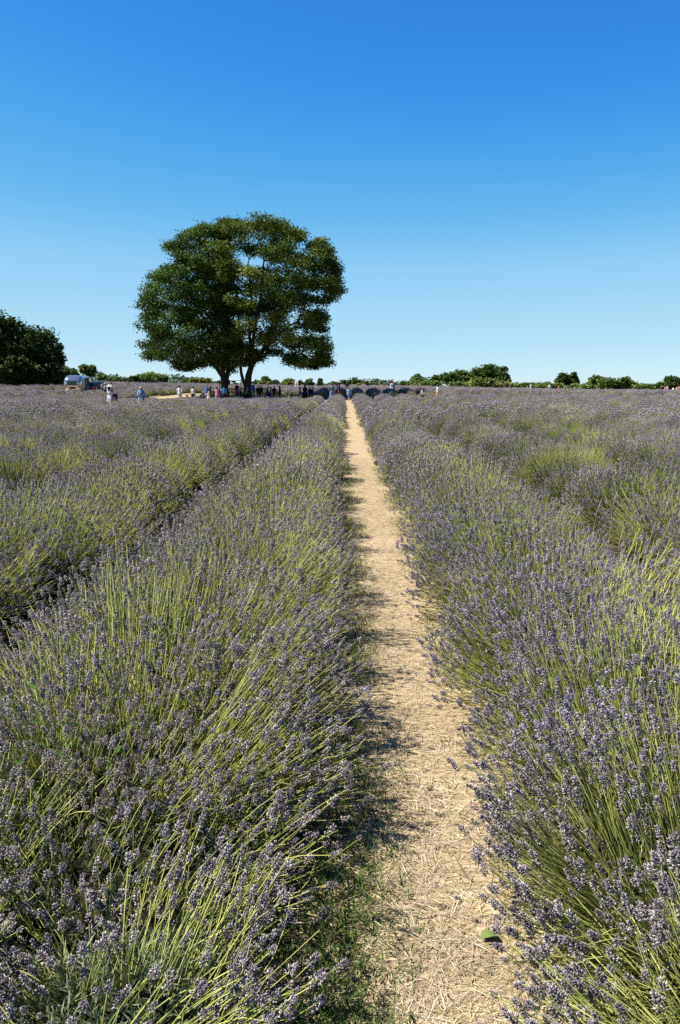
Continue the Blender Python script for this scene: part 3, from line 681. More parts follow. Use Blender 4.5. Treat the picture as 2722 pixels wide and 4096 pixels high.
big_tree('maple_tree', 'darker green large maple with forked trunk, left half of the big crown', OUT_L,
         [[(686, 1310, .55, 0), (680, 1240, .50, 0), (672, 1170, .46, 0), (640, 1130, .33, 0), (600, 1080, .26, .3), (520, 1000, .18, 1.5), (400, 930, .12, 2)],
          [(672, 1170, .40, 0), (668, 1120, .32, -.3), (640, 1010, .24, -.8), (600, 900, .17, -1.5), (520, 740, .12, -2.5)],
          [(690, 1230, .38, .2), (705, 1130, .32, .3), (700, 1000, .27, .5), (680, 830, .21, 1), (640, 600, .15, 1.5), (560, 380, .10, 2)],
          [(705, 1130, .22, .3), (712, 1000, .18, -1), (705, 700, .13, -3), (660, 420, .08, -4)]], M['leaf_l'], 31, 165, 7.5)
big_tree('maple_tree', 'olive tinged large maple with spreading limbs, right half of the big crown', OUT_R,
         [[(833, 1310, .60, 0), (838, 1230, .55, 0), (845, 1160, .50, 0), (870, 1090, .36, 0), (920, 1030, .28, .5), (1000, 930, .20, 1.2), (1130, 820, .13, 2.5)],
          [(828, 1235, .34, 0), (808, 1200, .26, 0), (795, 1150, .23, -.3), (790, 1050, .20, -.8), (780, 820, .15, -2), (760, 560, .10, -3)],
          [(845, 1160, .38, 0), (865, 1050, .30, -.5), (880, 880, .24, -1.5), (930, 620, .18, -2.5), (950, 380, .11, -3)],
          [(865, 1050, .28, 0), (850, 900, .24, 1), (870, 660, .19, 2), (840, 400, .12, 3)], [(920, 1030, .22, .5), (1010, 820, .17, -1), (1120, 600, .12, -2), (1220, 440, .08, -2.5)]], M['leaf_r'], 47, 185, 8.5)

def bg_tree(name, label, x, y_top, wpx, D, leafm, seed, kind='round', y_base=None, n=14, size=0.5, group=None, dens=1.0, cat='tree', zbase=None):
    """a tree seen from far: x, top and width in photo pixels at distance D"""
    rng = np.random.default_rng(seed); top = atD(x, y_top, D); w = wpx * D / FPX; gz = zgf(top.x, D); H = top.z - gz
    base = np.array([top.x, D, gz]); root = empty(name, base); tag(root, label, cat, group)
    cen, segs = [], []
    if kind == 'cone':
        tr = 0.05 * w + .08; segs.append((np.zeros(3), np.array([0, 0, H * .97]), tr, 0.03))
        for i in range(int(n)):
            u = (i + .5) / n; z = H * (0.12 + 0.86 * u); rr = w / 2 * (1 - u) * rng.uniform(.8, 1.1) + .15; m = 6
            for j in range(m):
                a = 6.28 * j / m + i; tip = np.array([rr * math.cos(a), rr * math.sin(a), z - rr * .25]); segs.append((np.array([0, 0, z]), tip, .04, .015))
                for q in (.45, .75, 1.0): cen.append((np.array([0, 0, z]) * (1 - q) + tip * q, .16 * w / 2 + .12, .12 * w / 2 + .08))
        C = np.array([c[0] for c in cen]); v, f, t = leaves(rng, C, int(9 * dens), (.10 * w, .10 * w, .06 * w), size * .7, .5)
    else:
        th = H * (0.30 if kind in ('round', 'open') else 0.12); tr = max(.07, 0.035 * H)
        segs.append((np.zeros(3) - [0, 0, .2], np.array([0, 0, th]), tr * 1.2, tr * .8))
        cz0 = H * (.02 if kind == 'bush' else .30); cH = (H - cz0) / 2
        for i in range(int(n)):
            for _ in range(20):
                u = rng.normal(0, 1, 3); u /= np.linalg.norm(u)
                if u[2] > -0.75: break
            q = rng.uniform(.45, .84); c = np.array([u[0] * w / 2 * q, u[1] * w / 2 * q * .8, cz0 + cH + u[2] * cH * q]); rad = rng.uniform(.17, .28) * min(w, 2.2 * H) / 1.5
            if kind == 'flat': c[2] = cz0 + cH + u[2] * cH * q * (1 - .0)
            cen.append((c, rad)); mid = np.array([c[0] * .35, c[1] * .35, th + (c[2] - th) * .55]); segs.append((np.array([0, 0, th * rng.uniform(.6, 1)]), mid, tr * .45, tr * .3)); segs.append((mid, c, tr * .3, tr * .08))
        pts = []
        for c, rad in cen:
            k = int((60 if kind != 'open' else 34) * dens); u = rng.normal(0, 1, (k, 3)); u /= np.linalg.norm(u, axis=1)[:, None]
            pts.append(c + u * rad * np.array([1, 1, .72]) * rng.random((k, 1)) ** .35)
        C = np.concatenate(pts); C[:, 2] = np.minimum(np.maximum(C[:, 2], .15), H * .985); v, f, t = leaves(rng, C, 5, (.05 * w / 3 + .12,) * 3, size, .6)
    # keep the crown at its measured height and width
    if kind != 'cone':
        zt = np.percentile(v[:, 2], 99.7); v[:, 2] *= H / zt; wx = np.percentile(np.abs(v[:, 0]), 98.5); v[:, :2] *= (w / 2) / wx
    tv, tf = tubes(segs, 5)
    o = bpy.data.objects.new('trunk', mesh_np('trunk', tv, tf, [M['bark']], smooth_shade=True)); link(o, root, base)
    o = bpy.data.objects.new('crown', mesh_np('crown', v, f, [leafm], t)); link(o, root, base); o['kind'] = 'stuff'
    return root
LT = 'trees at the left edge of the field'; RT = 'trees along the far side of the field'
BG = [  # name, label, x, y_top, width px, D, leaf, kind, clumps, leaf size, density, group
 ('broadleaf_tree', 'tall dark broadleaf tree cut by the left edge of the picture', 0, 1258, 360, 128, 'leaf_deep', 'bush', 60, .42, 2.4, LT),
 ('broadleaf_tree', 'dark tree stepping down beside the tall tree at the left edge', 160, 1335, 170, 134, 'leaf_deep', 'bush', 26, .40, 1.7, LT),
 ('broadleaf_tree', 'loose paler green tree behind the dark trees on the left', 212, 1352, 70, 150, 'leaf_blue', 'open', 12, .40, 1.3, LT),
 ('bushy_tree', 'dark understorey shrub at the foot of the tall tree, cut by the left edge', 20, 1425, 150, 122, 'leaf_deep', 'bush', 22, .38, 1.6, LT),
 ('bushy_tree', 'dark understorey shrub between the tall tree and the stepped tree', 115, 1440, 140, 124, 'leaf_deep', 'bush', 22, .38, 1.6, LT),
 ('bushy_tree', 'dark understorey shrub at the right foot of the stepped tree', 195, 1455, 110, 126, 'leaf_deep', 'bush', 18, .38, 1.5, LT),
 ('broadleaf_tree', 'low dark bushy tree just left of the silver trailer', 232, 1452, 85, 140, 'leaf_mid', 'bush', 14, .36, 1.4, LT),
 ('broadleaf_tree', 'dark low tree showing above the trailer roof', 310, 1474, 70, 165, 'leaf_dark', 'bush', 10, .42, 1.2, LT),
 ('broadleaf_tree', 'round crowned tree standing right behind the trailer roof', 348, 1459, 62, 168, 'leaf_mid', 'round', 12, .42, 1.3, LT),
 ('young_tree', 'thin open sapling right of the trailer awning', 408, 1489, 34, 160, 'leaf_mid', 'open', 9, .34, .9, LT),
 ('conifer_tree', 'slim conifer next to the open sapling', 433, 1508, 15, 210, 'leaf_blue', 'cone', 9, .5, .8, LT),
 ('bushy_tree', 'bushy yellow green tree between the slim conifers', 455, 1507, 38, 190, 'leaf_mid', 'bush', 8, .42, 1.0, LT),
 ('conifer_tree', 'small conifer right of the bushy yellow green tree', 482, 1514, 15, 210, 'leaf_blue', 'cone', 8, .5, .8, LT),
 ('conifer_tree', 'pointed conifer, taller of the two near the round bush', 498, 1511, 15, 212, 'leaf_blue', 'cone', 8, .5, .8, LT),
 ('conifer_tree', 'pointed conifer touching the round green bush', 512, 1509, 15, 214, 'leaf_blue', 'cone', 8, .5, .8, LT),
 ('bushy_tree', 'dark green shrub at the left foot of the round bush', 540, 1504, 50, 160, 'leaf_dark', 'bush', 9, .38, 1.1, LT),
 ('bushy_tree', 'broad rounded green bush left of the big maples', 610, 1491, 120, 162, 'leaf_mid', 'bush', 20, .40, 1.5, LT),
 ('bushy_tree', 'low dark bush behind the picnic table, at its left', 738, 1519, 60, 200, 'leaf_dark', 'bush', 9, .42, 1.0, RT),
 ('bushy_tree', 'wide yellow green bush behind the picnic table', 800, 1511, 90, 190, 'leaf_yel', 'bush', 14, .42, 1.2, RT),
 ('bushy_tree', 'small dark bush seen left of the forked maple trunk', 872, 1524, 44, 210, 'leaf_mid', 'bush', 7, .45, 1.0, RT),
 ('bushy_tree', 'small bush showing between the two maple trunks', 942, 1531, 24, 200, 'leaf_mid', 'bush', 6, .4, 1.0, RT),
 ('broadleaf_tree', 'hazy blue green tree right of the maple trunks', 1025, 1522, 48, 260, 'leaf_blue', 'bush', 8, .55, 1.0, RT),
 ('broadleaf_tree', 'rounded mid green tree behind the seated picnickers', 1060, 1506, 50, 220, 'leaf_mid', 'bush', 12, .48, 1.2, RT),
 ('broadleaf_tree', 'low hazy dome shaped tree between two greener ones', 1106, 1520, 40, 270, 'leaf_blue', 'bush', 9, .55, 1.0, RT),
 ('bushy_tree', 'yellow green domed bush behind the three far walkers', 1155, 1516, 46, 185, 'leaf_yel', 'bush', 11, .42, 1.2, RT),
 ('bushy_tree', 'dark bush right of the three far walkers', 1210, 1522, 34, 200, 'leaf_dark', 'bush', 7, .45, 1.0, RT),
 ('broadleaf_tree', 'open crowned small tree left of the lone conifer', 1236, 1515, 38, 205, 'leaf_mid', 'open', 9, .42, 1.1, RT),
 ('conifer_tree', 'lone dark conifer above the shaded row ends', 1281, 1512, 30, 200, 'leaf_dark', 'cone', 10, .5, 1.2, RT),
 ('bushy_tree', 'pale green low bush right of the lone conifer', 1313, 1531, 44, 210, 'leaf_mid', 'bush', 8, .45, 1.0, RT),
 ('bushy_tree', 'dark shrub behind the standing woman with a red skirt', 1345, 1527, 36, 215, 'leaf_dark', 'bush', 7, .45, 1.0, RT),
 ('conifer_tree', 'first spiky conifer from the left in the dark conifer clump', 1376, 1519, 26, 200, 'leaf_dark', 'cone', 9, .5, 1.2, RT),
 ('conifer_tree', 'second spiky conifer in the dark conifer clump', 1398, 1517, 26, 203, 'leaf_dark', 'cone', 9, .5, 1.2, RT),
 ('conifer_tree', 'tallest spiky conifer in the dark conifer clump', 1418, 1515, 28, 201, 'leaf_dark', 'cone', 9, .5, 1.2, RT),
 ('conifer_tree', 'rightmost spiky conifer in the dark conifer clump', 1438, 1519, 28, 204, 'leaf_dark', 'cone', 9, .5, 1.2, RT),
 ('bushy_tree', 'light green bush right of the dark conifer clump', 1440, 1532, 40, 185, 'leaf_yel', 'bush', 8, .42, 1.0, RT),
 ('bushy_tree', 'dark rounded shrub between two light green bushes', 1466, 1525, 30, 195, 'leaf_dark', 'bush', 7, .45, 1.0, RT),
 ('bushy_tree', 'light green bush left of the two women in pale dresses', 1498, 1530, 42, 190, 'leaf_mid', 'bush', 8, .42, 1.0, RT),
 ('conifer_tree', 'low dark conifer just left of the two women in pale dresses', 1540, 1534, 34, 205, 'leaf_dark', 'cone', 7, .5, 1.2, RT),
 ('conifer_tree', 'dark conifer just right of the two women in pale dresses', 1612, 1525, 36, 200, 'leaf_dark', 'cone', 8, .5, 1.2, RT),
 ('conifer_tree', 'taller dark conifer left of the feathery tree', 1640, 1523, 34, 203, 'leaf_dark', 'cone', 8, .5, 1.2, RT),
 ('broadleaf_tree', 'feathery round topped tree above the hedge', 1672, 1496, 48, 200, 'leaf_mid', 'open', 12, .42, 1.6, RT),
 ('broadleaf_tree', 'feathery paler tree beside the standing man in orange shorts', 1738, 1500, 40, 195, 'leaf_yel', 'open', 10, .42, 1.5, RT),
 ('bushy_tree', 'thick mid green bush below the feathery trees', 1705, 1522, 110, 190, 'leaf_mid', 'bush', 16, .42, 1.3, RT),
 ('broadleaf_tree', 'dark tree at the left end of the large wooded clump', 1838, 1484, 130, 200, 'leaf_dark', 'bush', 24, .48, 1.6, RT),
 ('broadleaf_tree', 'tallest dark tree of the large wooded clump', 1955, 1460, 130, 202, 'leaf_dark', 'bush', 28, .48, 1.7, RT),
 ('broadleaf_tree', 'dark tree at the right end of the large wooded clump', 2002, 1468, 70, 205, 'leaf_dark', 'bush', 16, .48, 1.5, RT),
 ('bushy_tree', 'brownish green bush in front of the large wooded clump', 1920, 1512, 100, 180, 'leaf_yel', 'bush', 16, .40, 1.4, RT),
 ('bushy_tree', 'light green bush at the left foot of the large wooded clump', 1835, 1527, 90, 182, 'leaf_mid', 'bush', 14, .40, 1.2, RT),
 ('bushy_tree', 'yellow green bush at the right foot of the large wooded clump', 2015, 1523, 90, 182, 'leaf_yel', 'bush', 14, .40, 1.2, RT),
 ('bushy_tree', 'low green bush left of the two topped dark tree', 2110, 1530, 120, 190, 'leaf_mid', 'bush', 15, .42, 1.2, RT),
 ('broadleaf_tree', 'left crown of the dark pair of trees above the right hedge', 2243, 1493, 70, 195, 'leaf_dark', 'bush', 14, .46, 1.4, RT),
 ('broadleaf_tree', 'right crown of the dark pair of trees above the right hedge', 2288, 1490, 52, 197, 'leaf_dark', 'round', 13, .46, 1.4, RT),
 ('bushy_tree', 'green bush below the dark pair of trees', 2220, 1530, 130, 185, 'leaf_mid', 'bush', 16, .42, 1.3, RT),
 ('bushy_tree', 'long low bush between the dark pair and the broad green bushes', 2330, 1534, 110, 188, 'leaf_mid', 'bush', 14, .42, 1.2, RT),
 ('bushy_tree', 'broad light green bush, highest of the right hedge', 2400, 1505, 100, 190, 'leaf_mid', 'bush', 18, .44, 1.4, RT),
 ('bushy_tree', 'broad dark olive bush right of the highest hedge bush', 2455, 1512, 110, 178, 'leaf_dark', 'bush', 18, .42, 1.4, RT),
 ('broadleaf_tree', 'small pointed tree sticking out of the right hedge', 2500, 1507, 36, 192, 'leaf_blue', 'open', 8, .44, 1.2, RT),
 ('bushy_tree', 'yellow green bush sloping down towards the right', 2525, 1522, 90, 186, 'leaf_yel', 'bush', 14, .42, 1.3, RT),
 ('bushy_tree', 'low dark bush left of the wide flat topped tree', 2600, 1536, 110, 186, 'leaf_dark', 'bush', 15, .42, 1.3, RT),
 ('broadleaf_tree', 'wide flat topped dark tree at the right edge', 2692, 1506, 95, 182, 'leaf_dark', 'bush', 18, .44, 1.5, RT),
]
for i, (nm, lab, x, yt, w, D, lm, kd, n, sz, dn, g) in enumerate(BG):
    bg_tree(nm, lab, x, yt, w, D, M[lm], 900 + i, kd, None, n, sz, g, dn)
# the far wood that closes the horizon, one mass
rf = np.random.default_rng(3); xs = np.concatenate([rf.uniform(-260, 260, 5200)]); hh = 2.6 + 1.6 * np.sin(xs * .05) + 1.0 * np.sin(xs * .17 + 1)
cp = np.stack([xs, 330 + rf.normal(0, 6, len(xs)), zg(xs, 330 + 0 * xs) + 3.0 + rf.random(len(xs)) * (hh - .5)], 1); v, f, t = leaves(rf, cp, 4, (.8, .8, .5), 1.3, .6)
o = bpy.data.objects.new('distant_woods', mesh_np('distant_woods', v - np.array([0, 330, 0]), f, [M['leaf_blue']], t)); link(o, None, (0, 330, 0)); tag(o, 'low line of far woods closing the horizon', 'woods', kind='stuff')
# bare dead tree by the dark trees
rd = np.random.default_rng(9); b0 = atD(250, 1530, 150); bz = zgf(b0.x, 150); top = atD(243, 1422, 150).z - bz
segs = []
def twig(p, d, L, r, lev):
    q = p + d * L; segs.append((p, q, r, r * .6))
    if lev: [twig(q, (lambda u: u / np.linalg.norm(u))(d + rd.normal(0, .5, 3) + [0, 0, .15]), L * rd.uniform(.6, .85), r * .6, lev - 1) for _ in range(3 if lev > 1 else 2)]
twig(np.zeros(3), np.array([-.04, 0, 1.0]), top * .52, .09, 4)
rt = empty('dead_tree', (b0.x, 150, bz)); tag(rt, 'leafless dead tree poking up right of the dark trees', 'tree', LT)
tv, tf = tubes(segs, 4); link(bpy.data.objects.new('branches', mesh_np('branches', tv, tf, [plain('dead_wood', (.24, .20, .17), .9)])), rt, rt.location)

# ------------------------------------------------------------------ silver trailer, car, furniture
M['alu'] = plain('polished_aluminium', (0.46, 0.44, 0.42), 0.13, 0.88, var=0.06, scale=1.5, bump=0.05)
M['alu_d'] = plain('dull_aluminium', (0.48, 0.45, 0.42), 0.40, 1.0, var=0.1, scale=4)
M['darkglass'] = plain('dark_glass', (0.015, 0.017, 0.02), 0.08, 0.0, var=0.1, spec=0.6)
M['rubber'] = plain('tyre_rubber', (0.02, 0.02, 0.021), 0.85)
M['redlamp'] = plain('red_lamp_lens', (0.55, 0.03, 0.02), 0.25, var=0.1)
M['inside'] = plain('trailer_lining', (0.10, 0.085, 0.10), 0.8)
M['carblack'] = plain('black_car_paint', (0.018, 0.020, 0.026), 0.16, 0.0, var=0.1, spec=0.6)
M['wood'] = plain('weathered_dark_wood', (0.085, 0.066, 0.050), 0.85, var=0.35, scale=14, bump=0.4)
M['wood2'] = plain('grey_bench_wood', (0.16, 0.14, 0.12), 0.85, var=0.35, scale=14, bump=0.4)
M['purple'] = plain('purple_sign_paint', (0.11, 0.07, 0.30), 0.5, var=0.12)
M['steel'] = plain('grey_post', (0.30, 0.30, 0.30), 0.5, 0.6)
def part(name, mb, mat, parent): return mb.build(name, mat, parent)

def trailer():
    b = onground(291, 103.0); root = empty('camper_trailer', b, R(6)); tag(root, 'polished silver rounded camper trailer with its serving hatch raised', 'trailer')
    L, Wd, Hb, fl = 6.6, 2.45, 2.15, 0.42      # body from y=0 (rear, towards the camera) to y=L
    def section(u):                            # u along the length; returns (half width, floor, top)
        e = min(u, L - u); k = min(1.0, e / 1.25); q = math.sqrt(max(0.0, 1 - (1 - k) ** 2.3))
        return Wd / 2 * (0.60 + 0.40 * q), fl + 0.05 * (1 - q), fl + Hb * (0.50 + 0.50 * q)
    def ring(u, n=44):
        hw, z0, z1 = section(u); out = []
        for i in range(n):
            a = 2 * math.pi * i / n; c, s = math.cos(a), math.sin(a); ex = 0.42 if s > 0 else 0.22
            cz = fl + Hb * .46; x = hw * math.copysign(abs(c) ** ex, c); z = cz + (s > 0) * (z1 - cz) * abs(s) ** 0.75 - (s <= 0) * (cz - z0) * abs(s) ** 0.25
            lowr = abs(s) if s <= 0 else 0.0; out.append(Vector((x * (1 - .07 * lowr), u + .16 * lowr * max(0, 1 - u / 1.2), z)))
        return out
    us = [0.0, .03, .10, .22, .4, .62, .9, 1.25, 1.9, 2.6, 3.3, 4.0, 4.7, 5.35, 5.7, 5.98, 6.2, 6.38, 6.5, 6.57, 6.6]
    body = part('body', MB().rings([ring(u) for u in us]), M['alu'], root)
    sm = MB()
    for u in (1.25, 2.6, 4.0, 5.35):           # riveted panel seams
        r = [p + Vector((p.x, 0, p.z - fl - Hb * .46)).normalized() * 0.006 for p in ring(u)]; r2 = [p + Vector((0, .03, 0)) for p in r]; sm.rings([r, r2], cap=False)
    part('panel_seam', sm, M['alu_d'], body)
    # rear: window, frame, locker door, bumper, lamps
    zc = fl + 1.12
    part('rear_window', MB().box((0, -.012, zc), (1.22, .05, .62), bev=.02), M['darkglass'], root)
    fr = MB(); [fr.box(c, d) for c, d in (((0, -.02, zc + .32), (1.34, .05, .06)), ((0, -.02, zc - .32), (1.34, .05, .06)), ((-.64, -.02, zc), (.06, .05, .58)), ((.64, -.02, zc), (.06, .05, .58)))]
    part('window_frame', fr, M['alu_d'], root)
    for x in (-.62, .62): part('tail_light', MB().box((x, -.03, fl + .60), (.16, .07, .12), bev=.015), M['redlamp'], root)
    part('number_plate_recess', MB().box((0, -.012, fl + .50), (.80, .04, .22), bev=.03), M['rubber'], root)
    part('rear_bumper', MB().box((0, -.10, fl + .06), (2.0, .16, .16), bev=.04), M['alu_d'], root)
    part('rear_skirt', MB().box((0, .55, fl - .10), (2.05, .9, .22), bev=.03), M['alu_d'], root)
    for x in (-.32, 0, .32):
        y = .42; part('marker_lamp', MB().box((x, y, section(y)[2] + .005), (.12, .05, .05), bev=.01), M['redlamp'], root)
    # side: serving opening with raised hatch, counter, door, poster
    hx = Wd / 2
    part('serving_opening', MB().box((hx - .01, 3.0, fl + 1.20), (.06, 2.7, 1.15), bev=.02), M['inside'], root)
    part('opening_frame', MB().box((hx + .005, 3.0, fl + 1.80), (.07, 2.8, .06)).box((hx + .005, 3.0, fl + .60), (.07, 2.8, .06)).box((hx + .005, 1.62, fl + 1.20), (.07, .06, 1.14)).box((hx + .005, 4.38, fl + 1.20), (.07, .06, 1.14)), M['alu_d'], root)
    hatch = MB(); hatch.rings([[Vector((hx + t * 1.35, y, fl + 1.86 + .30 * math.sin(t * 1.5) * .5 - .10 * t + dz)) for t in (0, .25, .5, .75, 1.0)] + [Vector((hx + t * 1.35, y, fl + 1.83 + .30 * math.sin(t * 1.5) * .5 - .10 * t + dz)) for t in (1.0, .75, .5, .25, 0)] for y, dz in ((1.6, 0), (4.4, 0))], sm=False)
    part('hatch_awning', hatch, M['alu'], root)
    for y in (1.7, 4.3): part('gas_strut', MB().tube([(hx, y, fl + 1.25), (hx + .85, y, fl + 1.86)], .022), M['steel'], root)
    part('counter_shelf', MB().box((hx + .22, 3.0, fl + .62), (.46, 2.6, .05), bev=.01), M['alu_d'], root)
    part('counter_panel', MB().box((hx + .02, 3.0, fl + .36), (.05, 2.7, .42), bev=.01), M['purple'], root)
    part('menu_poster', MB().box((hx + .035, 2.35, fl + 1.15), (.03, .42, .55)), plain('pink_poster', (.85, .55, .55), .6, var=.08), root)
    part('side_door', MB().box((hx - .005, .98, fl + .88), (.05, .66, 1.66), bev=.03), M['alu_d'], root)
    for x in (-1.02, 1.02):
        for y in (2.9, 3.75):
            w = part('wheel', MB().tube([(x - .1, y, .36), (x + .1, y, .36)], .36, 20, sm=False), M['rubber'], root)
            part('rim', MB().tube([(x - .11, y, .36), (x + .11, y, .36)], .21, 16, sm=False), M['alu_d'], w)
    part('tow_bar', MB().tube([(-.5, 6.5, .45), (0, 7.6, .45)], .05).tube([(.5, 6.5, .45), (0, 7.6, .45)], .05), M['steel'], root)
    part('jack_leg', MB().tube([(.9, .7, .42), (.9, .7, .02)], .04).box((.9, .7, .02), (.2, .2, .03)), M['steel'], root)
    return root
trailer()
def car(px, D, rz, label):
    b = onground(px, D); root = empty('parked_car', b, rz); tag(root, label, 'car')
    # cross sections along the length, rear at y=0
    prof = [(0.0, .50, .95, .78), (.06, .42, 1.05, .84), (.5, .38, 1.12, .88), (1.4, .36, 1.10, .90), (2.8, .36, 1.05, .90), (3.6, .38, .98, .88), (4.2, .42, .86, .80), (4.35, .5, .74, .70)]
    def rr(y, z0, z1, hw):
        return [Vector((hw * sx, y, z)) for sx, z in ((-.92, z0), (-1, z0 + .1), (-1.0, (z0 + z1) / 2), (-.97, z1 - .08), (-.88, z1), (.88, z1), (.97, z1 - .08), (1.0, (z0 + z1) / 2), (1, z0 + .1), (.92, z0))]
    body = part('body', MB().rings([rr(*p) for p in prof]), M['carblack'], root)
    cab = [(0.12, 1.05, 1.12, .80, .72), (.45, 1.05, 1.58, .84, .66), (1.0, 1.05, 1.70, .86, .68), (2.0, 1.05, 1.70, .86, .68), (2.5, 1.05, 1.52, .84, .66), (3.1, 1.02, 1.08, .80, .72)]
    part('cabin', MB().rings([[Vector((-h0, y, z0)), Vector((-h1, y, z1 - .05)), Vector((-h1 * .85, y, z1)), Vector((h1 * .85, y, z1)), Vector((h1, y, z1 - .05)), Vector((h0, y, z0))] for y, z0, z1, h0, h1 in cab]), M['carblack'], root)
    part('rear_window', MB().box((0, .225, 1.33), (1.24, .03, .40), rot=(R(-34), 0, 0), bev=.01), M['darkglass'], root)
    for s in (-1, 1):
        part('side_window', MB().box((s * .775, 1.5, 1.38), (.03, 1.9, .38), rot=(0, R(-s * 16), 0), bev=.01), M['darkglass'], root)
        part('tail_light', MB().box((s * .70, .0, .90), (.22, .10, .22), bev=.02), M['redlamp'], root)
        part('door_mirror', MB().ell((s * 1.0, 2.55, 1.1), (.1, .06, .08)), M['carblack'], root)
        for y in (.85, 3.45):
            w = part('wheel', MB().tube([(s * .90, y, .34), (s * .68, y, .34)], .34, 20, sm=False), M['rubber'], root); part('rim', MB().tube([(s * .91, y, .34), (s * .70, y, .34)], .21, 14, sm=False), M['alu_d'], w)
    part('number_plate', MB().box((0, -.02, .72), (.50, .03, .11)), plain('plate_yellow', (.75, .55, .08), .5, var=.05), root)
    part('rear_bumper', MB().box((0, -.02, .52), (1.60, .16, .20), bev=.05), M['rubber'], root)
    return root
car(384, 108.0, R(4), 'black car parked behind the queue at the silver trailer')

def picnic_table(px, D, rz, label, Lt=1.9):
    b = onground(px, D); root = empty('picnic_table', b, rz); tag(root, label, 'picnic table', 'dark wooden picnic tables under the maples')
    for i in range(5): part('top_plank', MB().box((0, -.28 + .14 * i, .75), (Lt, .125, .04), bev=.006), M['wood'], root)
    for s in (-1, 1):
        for j in range(2): part('seat_plank', MB().box((0, s * (.66 + .13 * j), .45), (Lt, .115, .04), bev=.006), M['wood'], root)
        x = s * (Lt / 2 - .35)
        for q in (-1, 1): part('leg', MB().tube([(x, q * .24, .74), (x, q * .62, 0)], .045, 4, sm=False), M['wood'], root)
        part('cross_beam', MB().box((x + .055 * s, 0, .40), (.05, 1.5, .09)), M['wood'], root); part('top_batten', MB().box((x, 0, .705), (.06, .62, .05)), M['wood'], root)
    return root
def bench(px, D, rz, label, Lb=1.6, mat='wood'):
    b = onground(px, D); root = empty('garden_bench', b, rz); tag(root, label, 'bench', 'garden benches round the maple trunks')
    for i in range(4): part('seat_slat', MB().box((0, .10 + .115 * i, .44), (Lb, .095, .028), bev=.004), M[mat], root)
    for s in (-1, 1):
        x = s * (Lb / 2 - .04)
        part('rear_post', MB().box((x, 0, .48), (.07, .06, .96), bev=.006), M[mat], root); part('leg', MB().box((x, .50, .31), (.07, .06, .62), bev=.006), M[mat], root)
        part('armrest', MB().box((x, .26, .64), (.075, .56, .04), bev=.006), M[mat], root)
    part('top_rail', MB().box((0, 0, .92), (Lb - .15, .045, .10), bev=.006), M[mat], root); part('lower_rail', MB().box((0, 0, .52), (Lb - .15, .045, .06), bev=.006), M[mat], root)
    for i in range(int((Lb - .2) / .12)): part('back_slat', MB().box((-(Lb - .28) / 2 + .12 * i + .02, 0, .71), (.055, .022, .32)), M[mat], root)
    return root
picnic_table(775, 83.6, R(4), 'picnic table in the sun, farthest left under the maples', 2.1)
picnic_table(1098, 90.0, R(8), 'picnic table in deep shade with four people around it')
picnic_table(1190, 88.0, R(-5), 'picnic table at the right where a woman in a headscarf sits')
picnic_table(1245, 89.0, R(10), 'rightmost picnic table, against the shaded lavender rows')
bench(871, 86.0, 0, 'slatted bench behind the woman in a pink top', 1.7)
bench(930, 90.5, R(-3), 'long bench right of the man in the blue shirt', 2.1)
bench(988, 91.0, R(3), 'bench beside the purple sign board', 1.6)
bench(1038, 91.5, R(-4), 'dark bench with two people seated side by side', 1.8)
def sign(px, D, label):
    b = onground(px, D); root = empty('sign_board', b); tag(root, label, 'sign')
    part('post', MB().box((0, 0, .62), (.06, .06, 1.24)), M['steel'], root); part('board', MB().box((0, -.05, 1.18), (.46, .03, .62), rot=(R(-8), 0, 0), bev=.008), M['purple'], root); part('board_frame', MB().box((0, -.028, 1.18), (.52, .02, .68), rot=(R(-8), 0, 0)), M['wood'], root)
sign(1011, 88.0, 'purple sign board on a grey post before the maple trunk')
p = atD(915, 1529, 91.2); o = MB().box((0, 0, 0), (.42, .03, .52), bev=.01).build('purple_plaque', M['purple']); o.location = p; tag(o, 'small purple plaque hung on the left maple trunk', 'sign')
b = onground(880, 94.5); root = empty('rope_rail', b); tag(root, 'thin post and rail strung between the maple trunks', 'rail'); part('post', MB().box((0, 0, .95), (.07, .07, 1.9)), M['wood'], root); part('post', MB().box((2.55, 0, .95), (.07, .07, 1.9)), M['wood'], root); part('rail', MB().tube([(0, 0, 1.78), (1.2, 0, 1.74), (2.55, 0, 1.78)], .025), M['wood'], root); part('board', MB().box((1.65, 0, 1.66), (.55, .05, .18)), M['wood'], root)
b = onground(843, 85.5); o = MB().box((0, 0, .75), (.16, .14, 1.5), bev=.02).box((0, 0, 1.5), (.22, .2, .05)).build('wooden_post', M['wood']); o.location = b; tag(o, 'thick dark wooden post at the left end of the slatted bench', 'post')
q = atZ(2057, 1635, .62); o = MB().box((0, 0, .40), (.045, .045, .84)).box((0, 0, .80), (.07, .07, .04)).build('marker_stake', plain('rusty_stake', (.14, .05, .035), .85)); o.location = (q.x, q.y, 0); tag(o, 'dark reddish stake standing in the lavender right of centre', 'stake')
hb = atD(276, 1500, 172); hz = zgf(hb.x, 172); root = empty('house', (hb.x, 172, hz)); tag(root, 'red roofed house hidden behind the trees over the trailer', 'house')
rw = atD(276, 1486, 172).z - hz; part('wall', MB().box((0, 0, (rw - 1.6) / 2), (5.5, 5, rw - 1.6)), plain('brick_wall', (.28, .15, .10), .9), root); part('roof', MB().rings([[Vector((-3.1, y, rw - 1.7)), Vector((0, y, rw)), Vector((3.1, y, rw - 1.7))] for y in (-2.7, 2.7)], sm=False), plain('red_tile', (.32, .11, .06), .85, var=.3, scale=3), root)

